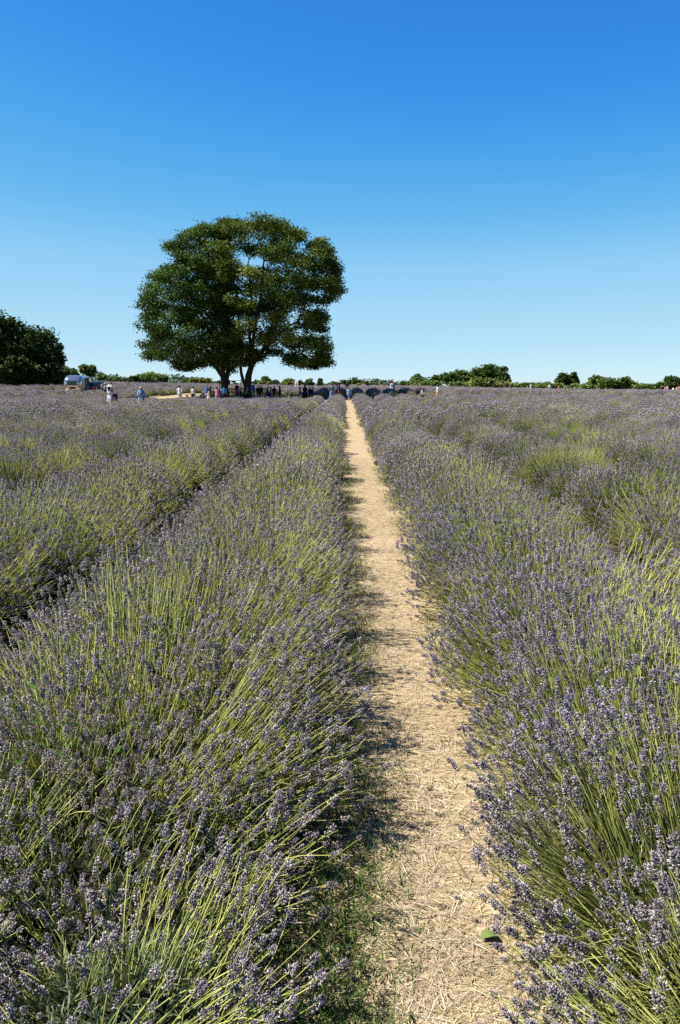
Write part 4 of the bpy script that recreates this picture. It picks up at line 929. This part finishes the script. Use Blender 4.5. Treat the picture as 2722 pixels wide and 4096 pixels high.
# ------------------------------------------------------------------ people
_cloth = {}
def cloth(c):
    if c not in _cloth: _cloth[c] = plain('cloth', srgb(*c)[:3], 0.9, var=0.14, scale=7, spec=0.1)
    return _cloth[c]
SKIN = {'fair': (214, 160, 130), 'tan': (168, 112, 80), 'dark': (92, 60, 44)}
def person(px, D, H, face, label, top=None, bottom=None, dress=None, hair=((40, 28, 20), 'short'), hat=None, pose='stand', skin='fair', shoes=(60, 50, 45), seat=0.46, group='people in the lavender field', name='person', lean=0.0, z_off=0.0, base=None, arms=None):
    b = base if base is not None else onground(px, D); b = Vector(b) + Vector((0, 0, z_off)); root = empty(name, b, face); tag(root, label, 'person', group)
    s = H / 1.70; sit = pose in ('sit', 'bend_sit'); dz = -(0.93 - (seat + .12)) / s if sit else 0.0
    dz = (-(0.93 * s - (seat + .10))) / s if sit else 0.0
    zp = 0.93 + dz
    if sit: lean = lean or (0.14 if pose == 'sit' else 0.55)
    def T(x, y, z): return Vector((x * s, (y + lean * max(0.0, z + dz - zp)) * s, (z + dz) * s))     # upper body
    def G(x, y, z): return Vector((x * s, y * s, z * s))
    st = 0.0 if pose != 'walk' else 1.0
    if sit: legs = [[T(q * .09, 0, .90), G(q * .10, .40, seat / s + .06), G(q * .10, .42, .09), G(q * .10, .56, .04)] for q in (-1, 1)]
    else: legs = [[T(q * .09, 0, .88), G(q * .095, .03 + st * q * .10, .49), G(q * .095, -.01 + st * q * .20 - (st * .06 if q < 0 else 0), .09 + (st * .05 if q < 0 else 0)), G(q * .10, .15 + st * q * .22, .035 + (st * .0))] for q in (-1, 1)]
    am = arms or ('lap' if sit else 'down'); A = []
    for q in (-1, 1):
        sh = T(q * .185, 0, 1.39)
        if am == 'down': A.append([sh, T(q * .235, -.02 - st * q * .05, 1.11), T(q * .245, .05 - st * q * .10, .86), T(q * .245, .07 - st * q * .11, .77)])
        elif am == 'behind': A.append([sh, T(q * .25, -.10, 1.12), T(q * .10, -.16, .95), T(q * .02, -.17, .93)])
        elif am == 'front': A.append([sh, T(q * .24, .02, 1.12), T(q * .12, .24, 1.10), T(q * .06, .30, 1.12)])
        elif am == 'one' and q > 0: A.append([sh, T(q * .26, .02, 1.12), T(q * .16, .22, 1.06), T(q * .10, .28, 1.08)])
        elif am == 'one': A.append([sh, T(q * .25, -.01, 1.11), T(q * .28, .06, .87), T(q * .285, .09, .78)])
        else: A.append([sh, T(q * .24, .04, 1.13), T(q * .15, .28, .99), T(q * .10, .35, .97)])
    # the body: one skin grown over a skeleton
    V, E, Rd = [], [], []
    def add(p, r, par=None):
        V.append(p); Rd.append(r if isinstance(r, tuple) else (r, r))
        if par is not None: E.append((par, len(V) - 1))
        return len(V) - 1
    pe = add(T(0, 0, .93), (.125 * s, .095 * s)); wa = add(T(0, 0, 1.10), (.105 * s, .085 * s), pe); chs = add(T(0, 0, 1.28), (.125 * s, .095 * s), wa); nb_ = add(T(0, -.01, 1.42), (.075 * s, .065 * s), chs)
    nk = add(T(0, 0, 1.475), .048 * s, nb_); jw = add(T(0, .02, 1.535), (.058 * s, .066 * s), nk); fc = add(T(0, .02, 1.60), (.070 * s, .085 * s), jw); add(T(0, .008, 1.665), (.050 * s, .062 * s), fc)
    add(T(0, .108, 1.575), .013 * s, fc)                                                             # nose
    for q, a in zip((-1, 1), A):
        i = add(a[0], .055 * s, chs); i = add((a[0] + a[1]) / 2, .045 * s, i); i = add(a[1], .040 * s, i); i = add((a[1] * .5 + a[2] * .5), .036 * s, i); w = add(a[2], .026 * s, i); pm = add(a[3], (.034 * s, .022 * s), w)
        d = (a[3] - a[2]).normalized(); sd = d.cross(Vector((0, 1, 0)) if abs(d.y) < .8 else Vector((1, 0, 0))).normalized()
        for f, (o_, l_) in enumerate(((-.026, .060), (-.009, .072), (.009, .070), (.025, .056))):
            k1 = add(a[3] + (d * (.035 + l_ * .4) + sd * o_) * s, .0085 * s, pm); add(a[3] + (d * (.035 + l_) + sd * o_ + Vector((-q * .012, .012, 0))) * s, .007 * s, k1)
        k1 = add(a[3] + (d * .005 + sd * .045) * s, .010 * s, pm); add(a[3] + (d * .04 + sd * .058) * s, .008 * s, k1)
    for l in legs:
        i = add(l[0], .088 * s, pe); i = add((l[0] + l[1]) / 2, .078 * s, i); i = add(l[1], .056 * s, i); i = add(l[1] * .6 + l[2] * .4, .056 * s, i); i = add(l[2], .038 * s, i); add(l[3], (.042 * s, .028 * s), i)
    me = bpy.data.meshes.new('body'); me.from_pydata([tuple(v) for v in V], E, []); me.materials.append(plain('skin', srgb(*SKIN[skin])[:3], 0.6, var=.06) if ('sk' + skin) not in M else M['sk' + skin]); M['sk' + skin] = me.materials[0]
    bo = bpy.data.objects.new('body', me); COL.objects.link(bo); bo.parent = root
    sk = bo.modifiers.new('skin', 'SKIN'); sk.use_smooth_shade = True
    lay = me.skin_vertices[0].data
    for i, r in enumerate(Rd): lay[i].radius = r; lay[i].use_root = (i == 0)
    sb = bo.modifiers.new('subsurf', 'SUBSURF'); sb.levels = 1; sb.render_levels = 1
    for q in (-1, 1): MB().ell(T(q * .030, .098, 1.605), (.011 * s,) * 3, 6, 4).build('eye', cloth((30, 25, 22)), bo)
    # clothes
    def torso(z0, z1, extra=0.0):
        tab = [(.80, .135, .19), (.92, .130, .185), (1.02, .115, .162), (1.16, .118, .165), (1.30, .122, .19), (1.40, .095, .185), (1.45, .062, .085)]
        pts = [t for t in tab if z0 <= t[0] <= z1]; return [T(0, 0, t[0]) for t in pts], [((t[1] + extra) * s, (t[2] + extra) * s) for t in pts]
    def sleeve(mb, a, fr, r0=.066):
        p = [a[0] + (a[0] - a[1]).normalized() * .02 * s, a[0] * .5 + a[1] * .5] if fr <= .5 else [a[0], a[1]] if fr < .9 else [a[0], a[1], a[2]]
        mb.tube(p, [r0 * s, (r0 - .004) * s] if len(p) == 2 else [r0 * s, (r0 - .010) * s, (r0 - .018) * s], 8)
    if top:
        c, fr = top[0], top[1]; ln = top[2] if len(top) > 2 else .86; mb = MB(); P_, R_ = torso(ln, 1.46); mb.tube(P_, R_, 12)
        if fr > 0: [sleeve(mb, a, fr) for a in A]
        mb.build('shirt', cloth(c), root)
    if dress:
        c, zl, fr = dress[:3]; P_, R_ = torso(1.0, 1.46); mb = MB(); mb.tube(P_, R_, 12)
        if fr > 0: [sleeve(mb, a, fr) for a in A]
        rs_ = []; n_ = 24
        for z, rr in ((1.02, .165), (.85, .205), (.65, .25), (zl, .20 + .10 * (1.0 - zl) + .03)):
            c0 = T(0, 0, z) if not sit else (T(0, 0, max(z, .9)) if z > .8 else Vector((0, .30 * s, (seat - .02 if z > .6 else .25))))
            rs_.append([c0 + Vector((rr * (1 + .10 * math.sin(6 * 2 * math.pi * k / n_)) * s * math.cos(2 * math.pi * k / n_), rr * .78 * (1 + .10 * math.sin(6 * 2 * math.pi * k / n_)) * s * math.sin(2 * math.pi * k / n_), 0)) for k in range(n_)])
        mb.rings(rs_, cap=False); mb.build('dress', cloth(c), root)
    if bottom:
        ty, c = bottom; mb = MB()
        if ty in ('trousers', 'shorts'):
            mb.tube([T(0, 0, .84), T(0, 0, .92), T(0, 0, 1.03)], [(.115 * s, .17 * s), (.122 * s, .176 * s), (.108 * s, .156 * s)], 12)
            for l in legs: mb.tube([l[0], l[1], l[1] * .1 + l[2] * .9] if ty == 'trousers' else [l[0], l[0] * .15 + l[1] * .85], ([.100 * s, .078 * s, .066 * s] if ty == 'trousers' else [.104 * s, .096 * s]), 10)
        else:
            n_ = 20; mb.rings([[T(0, 0, z) + Vector((rr * (1 + .06 * math.sin(5 * 6.283 * k / n_)) * s * math.cos(6.283 * k / n_), rr * .75 * s * math.sin(6.283 * k / n_), 0)) for k in range(n_)] for z, rr in ((1.03, .16), (.86, .205), (.55, .23), (.28, .25))], cap=False)
        mb.build({'trousers': 'trousers', 'shorts': 'shorts'}.get(ty, 'skirt'), cloth(c), root)
    for l in legs: MB().tube([l[2] + Vector((0, -.05 * s, -.045 * s)), l[2] + Vector((0, .03 * s, -.03 * s)), l[3] + Vector((0, .03 * s, .005))], [(.045 * s, .040 * s), (.05 * s, .045 * s), (.038 * s, .03 * s)], 8).build('shoe', cloth(shoes), root)
    hc, hs = hair
    if hs != 'none':
        mb = MB(); mb.ell(T(0, -.012, 1.615), (.086 * s, .100 * s, .102 * s), 12, 7, -.15, 1.0); mb.ell(T(0, -.045, 1.585), (.080 * s, .070 * s, .085 * s), 10, 6)
        if hs == 'long': mb.tube([T(0, -.05, 1.60), T(0, -.085, 1.45), T(0, -.10, 1.28)], [(.06 * s, .085 * s), (.045 * s, .10 * s), (.025 * s, .075 * s)], 10)
        if hs == 'tail': mb.tube([T(0, -.09, 1.62), T(0, -.14, 1.52), T(0, -.12, 1.36)], [.035 * s, .04 * s, .015 * s], 8)
        mb.build('hair', cloth(hc), root)
    if hat:
        ty, c = hat; mb = MB()
        def disc(r0, r1, z0, z1, fy=0.0, wav=0.0, n_=20): mb.rings([[T(0, 0, 1.60) + Vector((r * s * math.cos(6.283 * k / n_), r * s * math.sin(6.283 * k / n_) + fy * s, (z + wav * math.sin(2 * 6.283 * k / n_)) * s)) for k in range(n_)] for r, z in ((r0, z0), (r1, z1), (r1, z1 - .012), (r0, z0 - .012))], cap=False)
        if ty == 'wide': mb.ell(T(0, 0, 1.64), (.098 * s, .11 * s, .10 * s), 14, 6, 0, 1); disc(.095, .25, .045, .01, 0, .022)
        elif ty == 'bucket': mb.tube([T(0, 0, 1.62), T(0, 0, 1.69), T(0, 0, 1.715)], [.108 * s, .092 * s, .07 * s], 14); disc(.105, .155, .03, -.025)
        elif ty == 'cap': mb.ell(T(0, 0, 1.63), (.092 * s, .108 * s, .085 * s), 14, 6, 0, 1); mb.rings([[T(x, .09 + y, 1.635 - y * .15 + o_) for x, y in ((-.075, 0), (-.06, .07), (0, .10), (.06, .07), (.075, 0))] for o_ in (0, .010)])
        elif ty == 'scarf': mb.ell(T(0, -.015, 1.61), (.10 * s, .112 * s, .115 * s), 14, 7, -.4, 1); mb.tube([T(0, -.03, 1.56), T(0, -.02, 1.46), T(0, -.01, 1.34)], [(.085 * s, .09 * s), (.10 * s, .125 * s), (.12 * s, .19 * s)], 12)
        mb.build({'wide': 'sun_hat', 'bucket': 'bucket_hat', 'cap': 'cap', 'scarf': 'headscarf'}[ty], cloth(c), root)
    return root
AW, TO, LFT, RGT = 0.0, math.pi, math.pi / 2, -math.pi / 2     # facing away, towards the camera, to the left, to the right
NG, QG, TG, FG = 'people standing among the near rows', 'people queueing at the trailer', 'people resting under the maples', 'people on the far side of the field'
BLK, BRN, BLD = (22, 20, 22), (70, 45, 30), (150, 115, 75)
person(440, 52, 1.60, R(-25), 'woman in a white dress and wide white sun hat walking away', dress=((238, 236, 240), .42, 0), hat=('wide', (245, 243, 240)), hair=(BRN, 'long'), group=NG, pose='walk')
person(565, 52, 1.50, TO, 'woman in a blue denim dress and beige bucket hat facing the camera', dress=((125, 165, 215), .50, 1), hat=('bucket', (205, 185, 155)), hair=((60, 35, 25), 'long'), group=NG, pose='walk', arms='one')
Q = [(378, 97, 1.28, AW, 'child in a green cap and dark red shirt by the trailer', dict(top=((140, 22, 34), .5), bottom=('trousers', (130, 120, 130)), hat=('cap', (90, 200, 120)))),
     (387, 99, 1.18, AW, 'small child in a turquoise cap beside the red shirted child', dict(top=((60, 70, 90), .5), bottom=('trousers', (50, 50, 60)), hat=('cap', (95, 190, 215)))),
     (401, 101, 1.62, RGT, 'person in a dark maroon shirt in the queue', dict(top=((95, 18, 30), 1), bottom=('trousers', (40, 38, 45)), hair=(BLK, 'long'))),
     (410, 100, 1.72, LFT, 'person in a blue cap and cream shirt in the queue', dict(top=((225, 210, 195), .5), bottom=('trousers', (45, 42, 48)), hat=('cap', (90, 140, 220)))),
     (417, 104, 1.76, AW, 'tall dark haired person at the back of the queue', dict(top=((40, 90, 130), .5), bottom=('trousers', (40, 40, 60)), hair=(BLK, 'short'))),
     (421, 95, 1.68, LFT, 'person in a white cap and pale lilac shirt in the queue', dict(top=((215, 200, 225), 1), bottom=('trousers', (28, 28, 34)), hat=('cap', (235, 230, 235)))),
     (448, 98, 1.74, LFT, 'person in a purple cap and cream jacket leaving the queue', dict(top=((235, 230, 205), 1), bottom=('trousers', (90, 90, 80)), hat=('cap', (88, 60, 130))))]
for x, D, H, f, l, kw in Q: person(x, D, H, f, l, group=QG, **kw)
Tt = [(719, 83, 1.74, AW, 'person in a long white shirt and grey trousers walking left of the picnic table', dict(top=((236, 236, 246), .9, .80), bottom=('trousers', (165, 168, 180)), hair=(BLK, 'short'), pose='walk')),
      (773, 82.2, 1.66, AW, 'woman in a sleeveless white top and jeans at the sunny picnic table', dict(top=((243, 228, 230), 0), bottom=('trousers', (35, 45, 75)), hair=(BRN, 'short'))),
      (829, 82.5, 1.78, AW, 'person in a bright blue patterned shirt and pale blue shorts', dict(top=((80, 125, 215), .5), bottom=('shorts', (150, 185, 230)), hat=('bucket', (150, 155, 165)), hair=(BRN, 'short'))),
      (835, 80.5, 1.16, AW, 'small child in a pale yellow dress in front of the bench post', dict(dress=((238, 232, 190), .35, 0), hair=((225, 205, 160), 'long'))),
      (869, 80.5, 1.62, AW, 'woman in a pink sleeveless top and grey trousers seen from behind', dict(top=((238, 150, 190), 0, .80), bottom=('trousers', (150, 150, 165)), hair=(BLK, 'tail'), pose='walk', skin='tan')),
      (898, 80, 1.74, AW, 'man in a bright blue shirt and navy shorts striding away', dict(top=((30, 140, 215), .5), bottom=('shorts', (25, 28, 48)), hair=(BRN, 'short'), pose='walk', shoes=(240, 240, 240), skin='tan')),
      (949, 92.2, 1.62, AW, 'person in a dark red shirt seated behind the long bench', dict(top=((150, 30, 35), 1), bottom=('trousers', BLK), hair=(BLK, 'short'), pose='sit', seat=.62)),
      (955, 89.2, 1.15, AW, 'child in a white hat and magenta top seated before the long bench', dict(top=((235, 80, 165), .5), bottom=('shorts', (200, 90, 150)), hat=('bucket', (225, 225, 230)), pose='sit', seat=.40)),
      (985, 88.6, 1.52, RGT, 'person in a yellow shirt and pale floppy hat bending forward', dict(top=((200, 208, 100), .5), bottom=('trousers', (60, 65, 90)), hat=('wide', (205, 210, 228)), pose='sit', seat=.40, lean=.4)),
      (1033, 91.8, 1.60, AW, 'person in black at the left of the two on the dark bench', dict(top=(BLK, 1), bottom=('trousers', BLK), hair=(BLK, 'short'), pose='sit', skin='tan')),
      (1044, 91.8, 1.72, AW, 'taller person in black at the right of the two on the dark bench', dict(top=((30, 28, 32), 1), bottom=('trousers', BLK), hair=(BLK, 'short'), pose='sit', skin='tan')),
      (1070, 89, 1.60, RGT, 'woman in a dark floral dress sitting at the shaded table', dict(dress=((80, 45, 80), .40, 0), hair=(BLK, 'short'), pose='sit', skin='tan')),
      (1086, 89, 1.60, LFT, 'long haired woman in a white and blue top at the shaded table', dict(top=((190, 200, 235), 0), bottom=('trousers', (60, 95, 190)), hair=((80, 60, 50), 'long'), pose='sit')),
      (1098, 91, 1.64, TO, 'dark clothed person behind the shaded table', dict(top=((35, 32, 36), 1), bottom=('trousers', BLK), hair=(BLK, 'long'), pose='sit')),
      (1122, 88.5, 1.66, LFT, 'long haired person in black at the right end of the shaded table', dict(top=(BLK, 1), bottom=('trousers', (26, 26, 36)), hair=(BLK, 'long'), pose='sit', seat=.6, shoes=(220, 220, 220))),
      (1199, 87, 1.60, RGT, 'woman in a navy headscarf and pale blue top seated at a table', dict(top=((120, 155, 200), 1), bottom=('trousers', (60, 70, 100)), hat=('scarf', (45, 60, 120)), hair=(BLK, 'none'), pose='sit', seat=.60, arms='front')),
      (1221, 88.3, 1.62, AW, 'woman in a long black robe and headscarf by the table', dict(dress=((18, 17, 20), .10, 1), hat=('scarf', (18, 17, 20)), hair=(BLK, 'none'), pose='sit', seat=.72)),
      (1241, 87.8, 1.58, AW, 'dark clothed person on the rightmost picnic table', dict(top=((28, 26, 32), 1), bottom=('trousers', BLK), hair=(BLK, 'long'), pose='sit', seat=.5)),
      (1250, 88.0, 1.45, RGT, 'child in a green cap and blue top on the rightmost picnic table', dict(top=((60, 105, 190), 1), bottom=('trousers', (60, 65, 90)), hat=('cap', (50, 120, 50)), pose='sit', seat=.5)),
      (1330, 80.5, 1.72, AW, 'woman in a long grey blue dress carrying a bag, in the shade', dict(dress=((110, 130, 165), .12, .5), hair=((45, 50, 65), 'short'))),
      (1356, 81.5, 1.66, LFT, 'woman in a black top and red skirt in the shade', dict(top=((30, 28, 34), .5), bottom=('skirt', (190, 30, 50)), hair=(BLK, 'long'))),
      (1398, 79.5, 1.32, AW, 'child in light blue walking along the straw path', dict(top=((100, 150, 215), .5), bottom=('shorts', (85, 130, 200)), hair=(BLK, 'short'), pose='walk'))]
for x, D, H, f, l, kw in Tt: person(x, D, H, f, l, group=TG, **kw)
Ff = [(1072, 140, 1.62, AW, 'walker in white shorts and a red top beyond the picnic tables', dict(top=((200, 120, 110), 0), bottom=('shorts', (225, 225, 245)), hair=((120, 50, 30), 'long'))),
      (1180, 138, 1.62, RGT, 'walker in orange red, left of three beyond the tables', dict(top=((225, 95, 70), .5), bottom=('shorts', (150, 140, 190)), hat=('cap', (225, 220, 215)))),
      (1186, 137, 1.66, AW, 'walker all in white, middle of three beyond the tables', dict(dress=((240, 238, 242), .4, 0), hat=('cap', (230, 228, 230)))),
      (1193, 136, 1.62, LFT, 'walker in a pink top and white skirt, right of three beyond the tables', dict(top=((230, 180, 165), 0), bottom=('skirt', (230, 230, 245)), hair=(BLD, 'long'))),
      (1565, 101, 1.70, RGT, 'bare armed woman in white standing behind her friend in blue', dict(top=((240, 225, 220), 0), bottom=('skirt', (225, 215, 220)), hair=((110, 60, 35), 'long'))),
      (1572, 100, 1.68, TO, 'woman in a pale blue summer dress among the lavender rows', dict(dress=((135, 175, 235), .18, 0), hair=((105, 55, 35), 'long'))),
      (1693, 68, 1.36, AW, 'brown haired woman in a white top and black skirt, hands behind back', dict(top=((228, 228, 234), 0), bottom=('skirt', (24, 22, 25)), hair=((105, 65, 45), 'long'), arms='behind')),
      (1751, 78, 1.62, LFT, 'man in a white T-shirt and orange shorts standing in the lavender', dict(top=((226, 234, 246), .5), bottom=('shorts', (240, 150, 35)), hair=((75, 45, 35), 'short'))),
      (2020, 145, 1.62, LFT, 'far walker in navy with a blue cap', dict(top=((45, 50, 75), .5), bottom=('trousers', (45, 45, 65)), hat=('cap', (90, 150, 210)))),
      (2042, 144, 1.60, TO, 'far walker in a navy dress photographing', dict(dress=((38, 44, 78), .3, 0), hair=(BLD, 'long'), arms='front')),
      (2110, 140, 1.15, TO, 'far child in pale blue beside a woman in white', dict(dress=((165, 220, 235), .35, 0), hair=(BRN, 'short'))),
      (2124, 140, 1.66, TO, 'far dark haired woman in a white dress', dict(dress=((240, 232, 236), .3, .5), hair=(BLK, 'long'))),
      (2199, 142, 1.66, TO, 'far dark haired person dressed all in white', dict(top=((238, 236, 242), 1), bottom=('trousers', (225, 225, 240)), hair=(BLK, 'long'))),
      (2235, 143, 1.62, RGT, 'far person in an orange top and black trousers', dict(top=((235, 160, 70), .5), bottom=('trousers', (28, 26, 32)), hair=(BLK, 'long'))),
      (2257, 143, 1.62, RGT, 'far person in a teal dress', dict(dress=((90, 160, 165), .3, 0), hair=(BLK, 'long'))),
      (2301, 155, 1.45, AW, 'far person of whom only the pink top and head show', dict(top=((220, 160, 160), .5), bottom=('trousers', (90, 80, 90)), hair=(BRN, 'short'))),
      (2660, 140, 1.55, LFT, 'far person in a strong pink top near the right edge', dict(top=((235, 110, 150), .5), bottom=('trousers', (200, 190, 200)), hair=(BLK, 'long'))),
      (2670, 139, 1.70, TO, 'far person in a pale pink and white top near the right edge', dict(top=((245, 225, 228), .5), bottom=('trousers', (240, 220, 225)), hair=((120, 70, 50), 'long'))),
      (2689, 139, 1.42, RGT, 'far person in white bending down near the right edge', dict(top=((248, 240, 244), 1), bottom=('trousers', (245, 238, 240)), hair=(BLK, 'short'), lean=.7)),
      (2708, 139, 1.56, LFT, 'far person in a light pink top, second from the right edge', dict(top=((240, 190, 200), .5), bottom=('trousers', (60, 55, 70)), hair=(BRN, 'long'))),
      (2718, 138, 1.72, AW, 'far bare shouldered person closest to the right edge', dict(top=((225, 180, 165), 0), bottom=('trousers', (50, 45, 60)), hair=(BRN, 'short')))]
for x, D, H, f, l, kw in Ff: person(x, D, H, f, l, group=FG, **kw)
# things they carry
def bag(px, py, D, size, c, label, nm='handbag', strap=.35):
    p = atD(px, py, D); root = empty(nm, p); tag(root, label, 'bag'); w, d, h = size
    part('pouch', MB().box((0, 0, 0), size, bev=min(size) * .22), cloth(c), root); part('strap', MB().tube([(-w * .45, 0, h * .45), (-w * .3, 0, h * .5 + strap * .7), (0, 0, h * .5 + strap), (w * .3, 0, h * .5 + strap * .7), (w * .45, 0, h * .45)], .010, 6), cloth(c), root)
bag(565, 1601, 51.78, (.25, .09, .19), (222, 180, 130), 'small tan shoulder bag on the woman in denim', strap=.40)
bag(462, 1588, 51.9, (.30, .14, .44), (45, 55, 85), 'dark blue bag carried by the woman in the white hat')
bag(1323, 1556, 80.2, (.46, .22, .34), (95, 120, 125), 'grey green bag on the back of the woman in the long dress')
bag(1351, 1548, 81.2, (.22, .14, .30), (150, 155, 165), 'grey rucksack of the woman in the red skirt')
p = atD(1232, 1572, 87.4); o = MB().box((0, 0, 0), (.9, .5, .06), bev=.025).box((.1, .05, .05), (.6, .4, .05), bev=.02).build('blanket', cloth((40, 70, 170))); o.location = p; tag(o, 'folded blue blanket on the rightmost picnic table', 'blanket')

# ------------------------------------------------------------------ small things near the camera
def weed(px, py, z, n, size, label, seed, nm='weed_plant'):
    rng = np.random.default_rng(seed); p = atZ(px, py, z); b = Vector((p.x, p.y, zgf(p.x, p.y))); root = empty(nm, b); tag(root, label, 'weed'); st = MB()
    lv, fc = [], []
    for i in range(n):
        a = rng.uniform(0, 6.28); tilt = rng.uniform(.1, .5); d = Vector((math.cos(a) * tilt, math.sin(a) * tilt, 1)).normalized(); L = z * rng.uniform(.85, 1.12); tip = d * L; st.tube([(0, 0, 0.0), tip * .5 + Vector((0, 0, .02)), tip], [.004, .003, .002], 5)
        for j in range(7):
            t = 1 - j * .07; q = tip * t; ang = a + (1.3 if j % 2 else -1.3) * (j > 0); dd = Vector((math.cos(ang), math.sin(ang), rng.uniform(.1, .5))).normalized(); s = size * rng.uniform(.75, 1.15); sd = dd.cross(Vector((0, 0, 1))).normalized(); up = sd.cross(dd)
            mb = MB(); P_ = [q, q + dd * s * .3 + sd * s * .26 + up * s * .05, q + dd * s * .7 + sd * s * .22 + up * s * .04, q + dd * s, q + dd * s * .7 - sd * s * .22 + up * s * .04, q + dd * s * .3 - sd * s * .26 + up * s * .05, q + dd * s * .5]
            mb.add(P_, [(0, 1, 6), (1, 2, 6), (2, 3, 6), (3, 4, 6), (4, 5, 6), (5, 0, 6)], True); o = mb.build('leaf', M['weed'], root)
            a_ = o.data.attributes.new('tint', 'FLOAT', 'POINT'); a_.data.foreach_set('value', np.full(7, rng.random(), np.float32))
    st.build('stalk', M['stem'], root)
weed(1955, 2020, .74, 5, .060, 'bright green leafy weed growing in the right hand lavender row', 4)
weed(250, 2790, .56, 5, .040, 'broad leaved green weed inside the left hand lavender bush', 5)
q = atZ(1962, 3768, .03); mb = MB(); rr = []
for i in range(9):
    t = i / 8; w = .034 * math.sin(math.pi * min(1, t * 1.02 + .02)) ** .7 + .001; rr.append([Vector((-.05 + .1 * t, -w, .012 + .02 * math.sin(t * 3.1))), Vector((-.05 + .1 * t, 0, .004 + .02 * math.sin(t * 3.1))), Vector((-.05 + .1 * t, w, .014 + .02 * math.sin(t * 3.1)))])
vs = [p for r in rr for p in r]; mb.add(vs, [(i * 3 + j, i * 3 + j + 1, i * 3 + j + 4, i * 3 + j + 3) for i in range(8) for j in range(2)], True)
o = mb.build('fallen_leaf', plain('leaf_green', (.22, .31, .08), .45, var=.15, scale=30)); o.location = (q.x, q.y, zgf(q.x, q.y) + .036); o.rotation_euler = (R(-18), R(8), R(15)); o.scale = (.55, .72, .6); tag(o, 'single broad green leaf lying at the path edge', 'leaf')
q = atZ(60, 4070, .05); o = MB().tube([(-.12, 0, .02), (-.02, .03, .03), (.06, .02, .02), (.14, -.03, .01)], [.007, .006, .006, .004], 7).tube([(-.02, .03, .03), (.02, .07, .05)], [.004, .002], 5).build('dead_stick', plain('bleached_stick', (.55, .48, .40), .85, var=.2, scale=20)); o.location = (q.x, q.y, zgf(q.x, q.y) + .02); tag(o, 'pale bent dead stick in the bottom left corner', 'stick')
for i, (px, py, z) in enumerate(((2160, 2130, .78), (2290, 2090, .80), (2390, 2060, .84), (2440, 2230, .80))):
    p = atZ(px, py, z); b = Vector((p.x + .05, p.y, zgf(p.x, p.y))); root = empty('grass_stalk', b); tag(root, '%s of the tall dry grass stalks leaning in the right hand rows' % ['leftmost', 'second from left', 'third from left', 'rightmost'][i], 'grass stalk', 'dry grass stalks in the right hand rows'); t = Vector((.16 - .05 * i, .05, z + .06))
    part('stalk', MB().tube([(-.05, 0, .1), t * .5 + Vector((-.01, 0, .03)), t], [.0016, .0013, .001], 5), M['straw'], root); part('seed_head', MB().tube([t * .88, t, t * 1.1 + Vector((.015, 0, -.005))], [.002, .004, .001], 6), M['straw'], root)
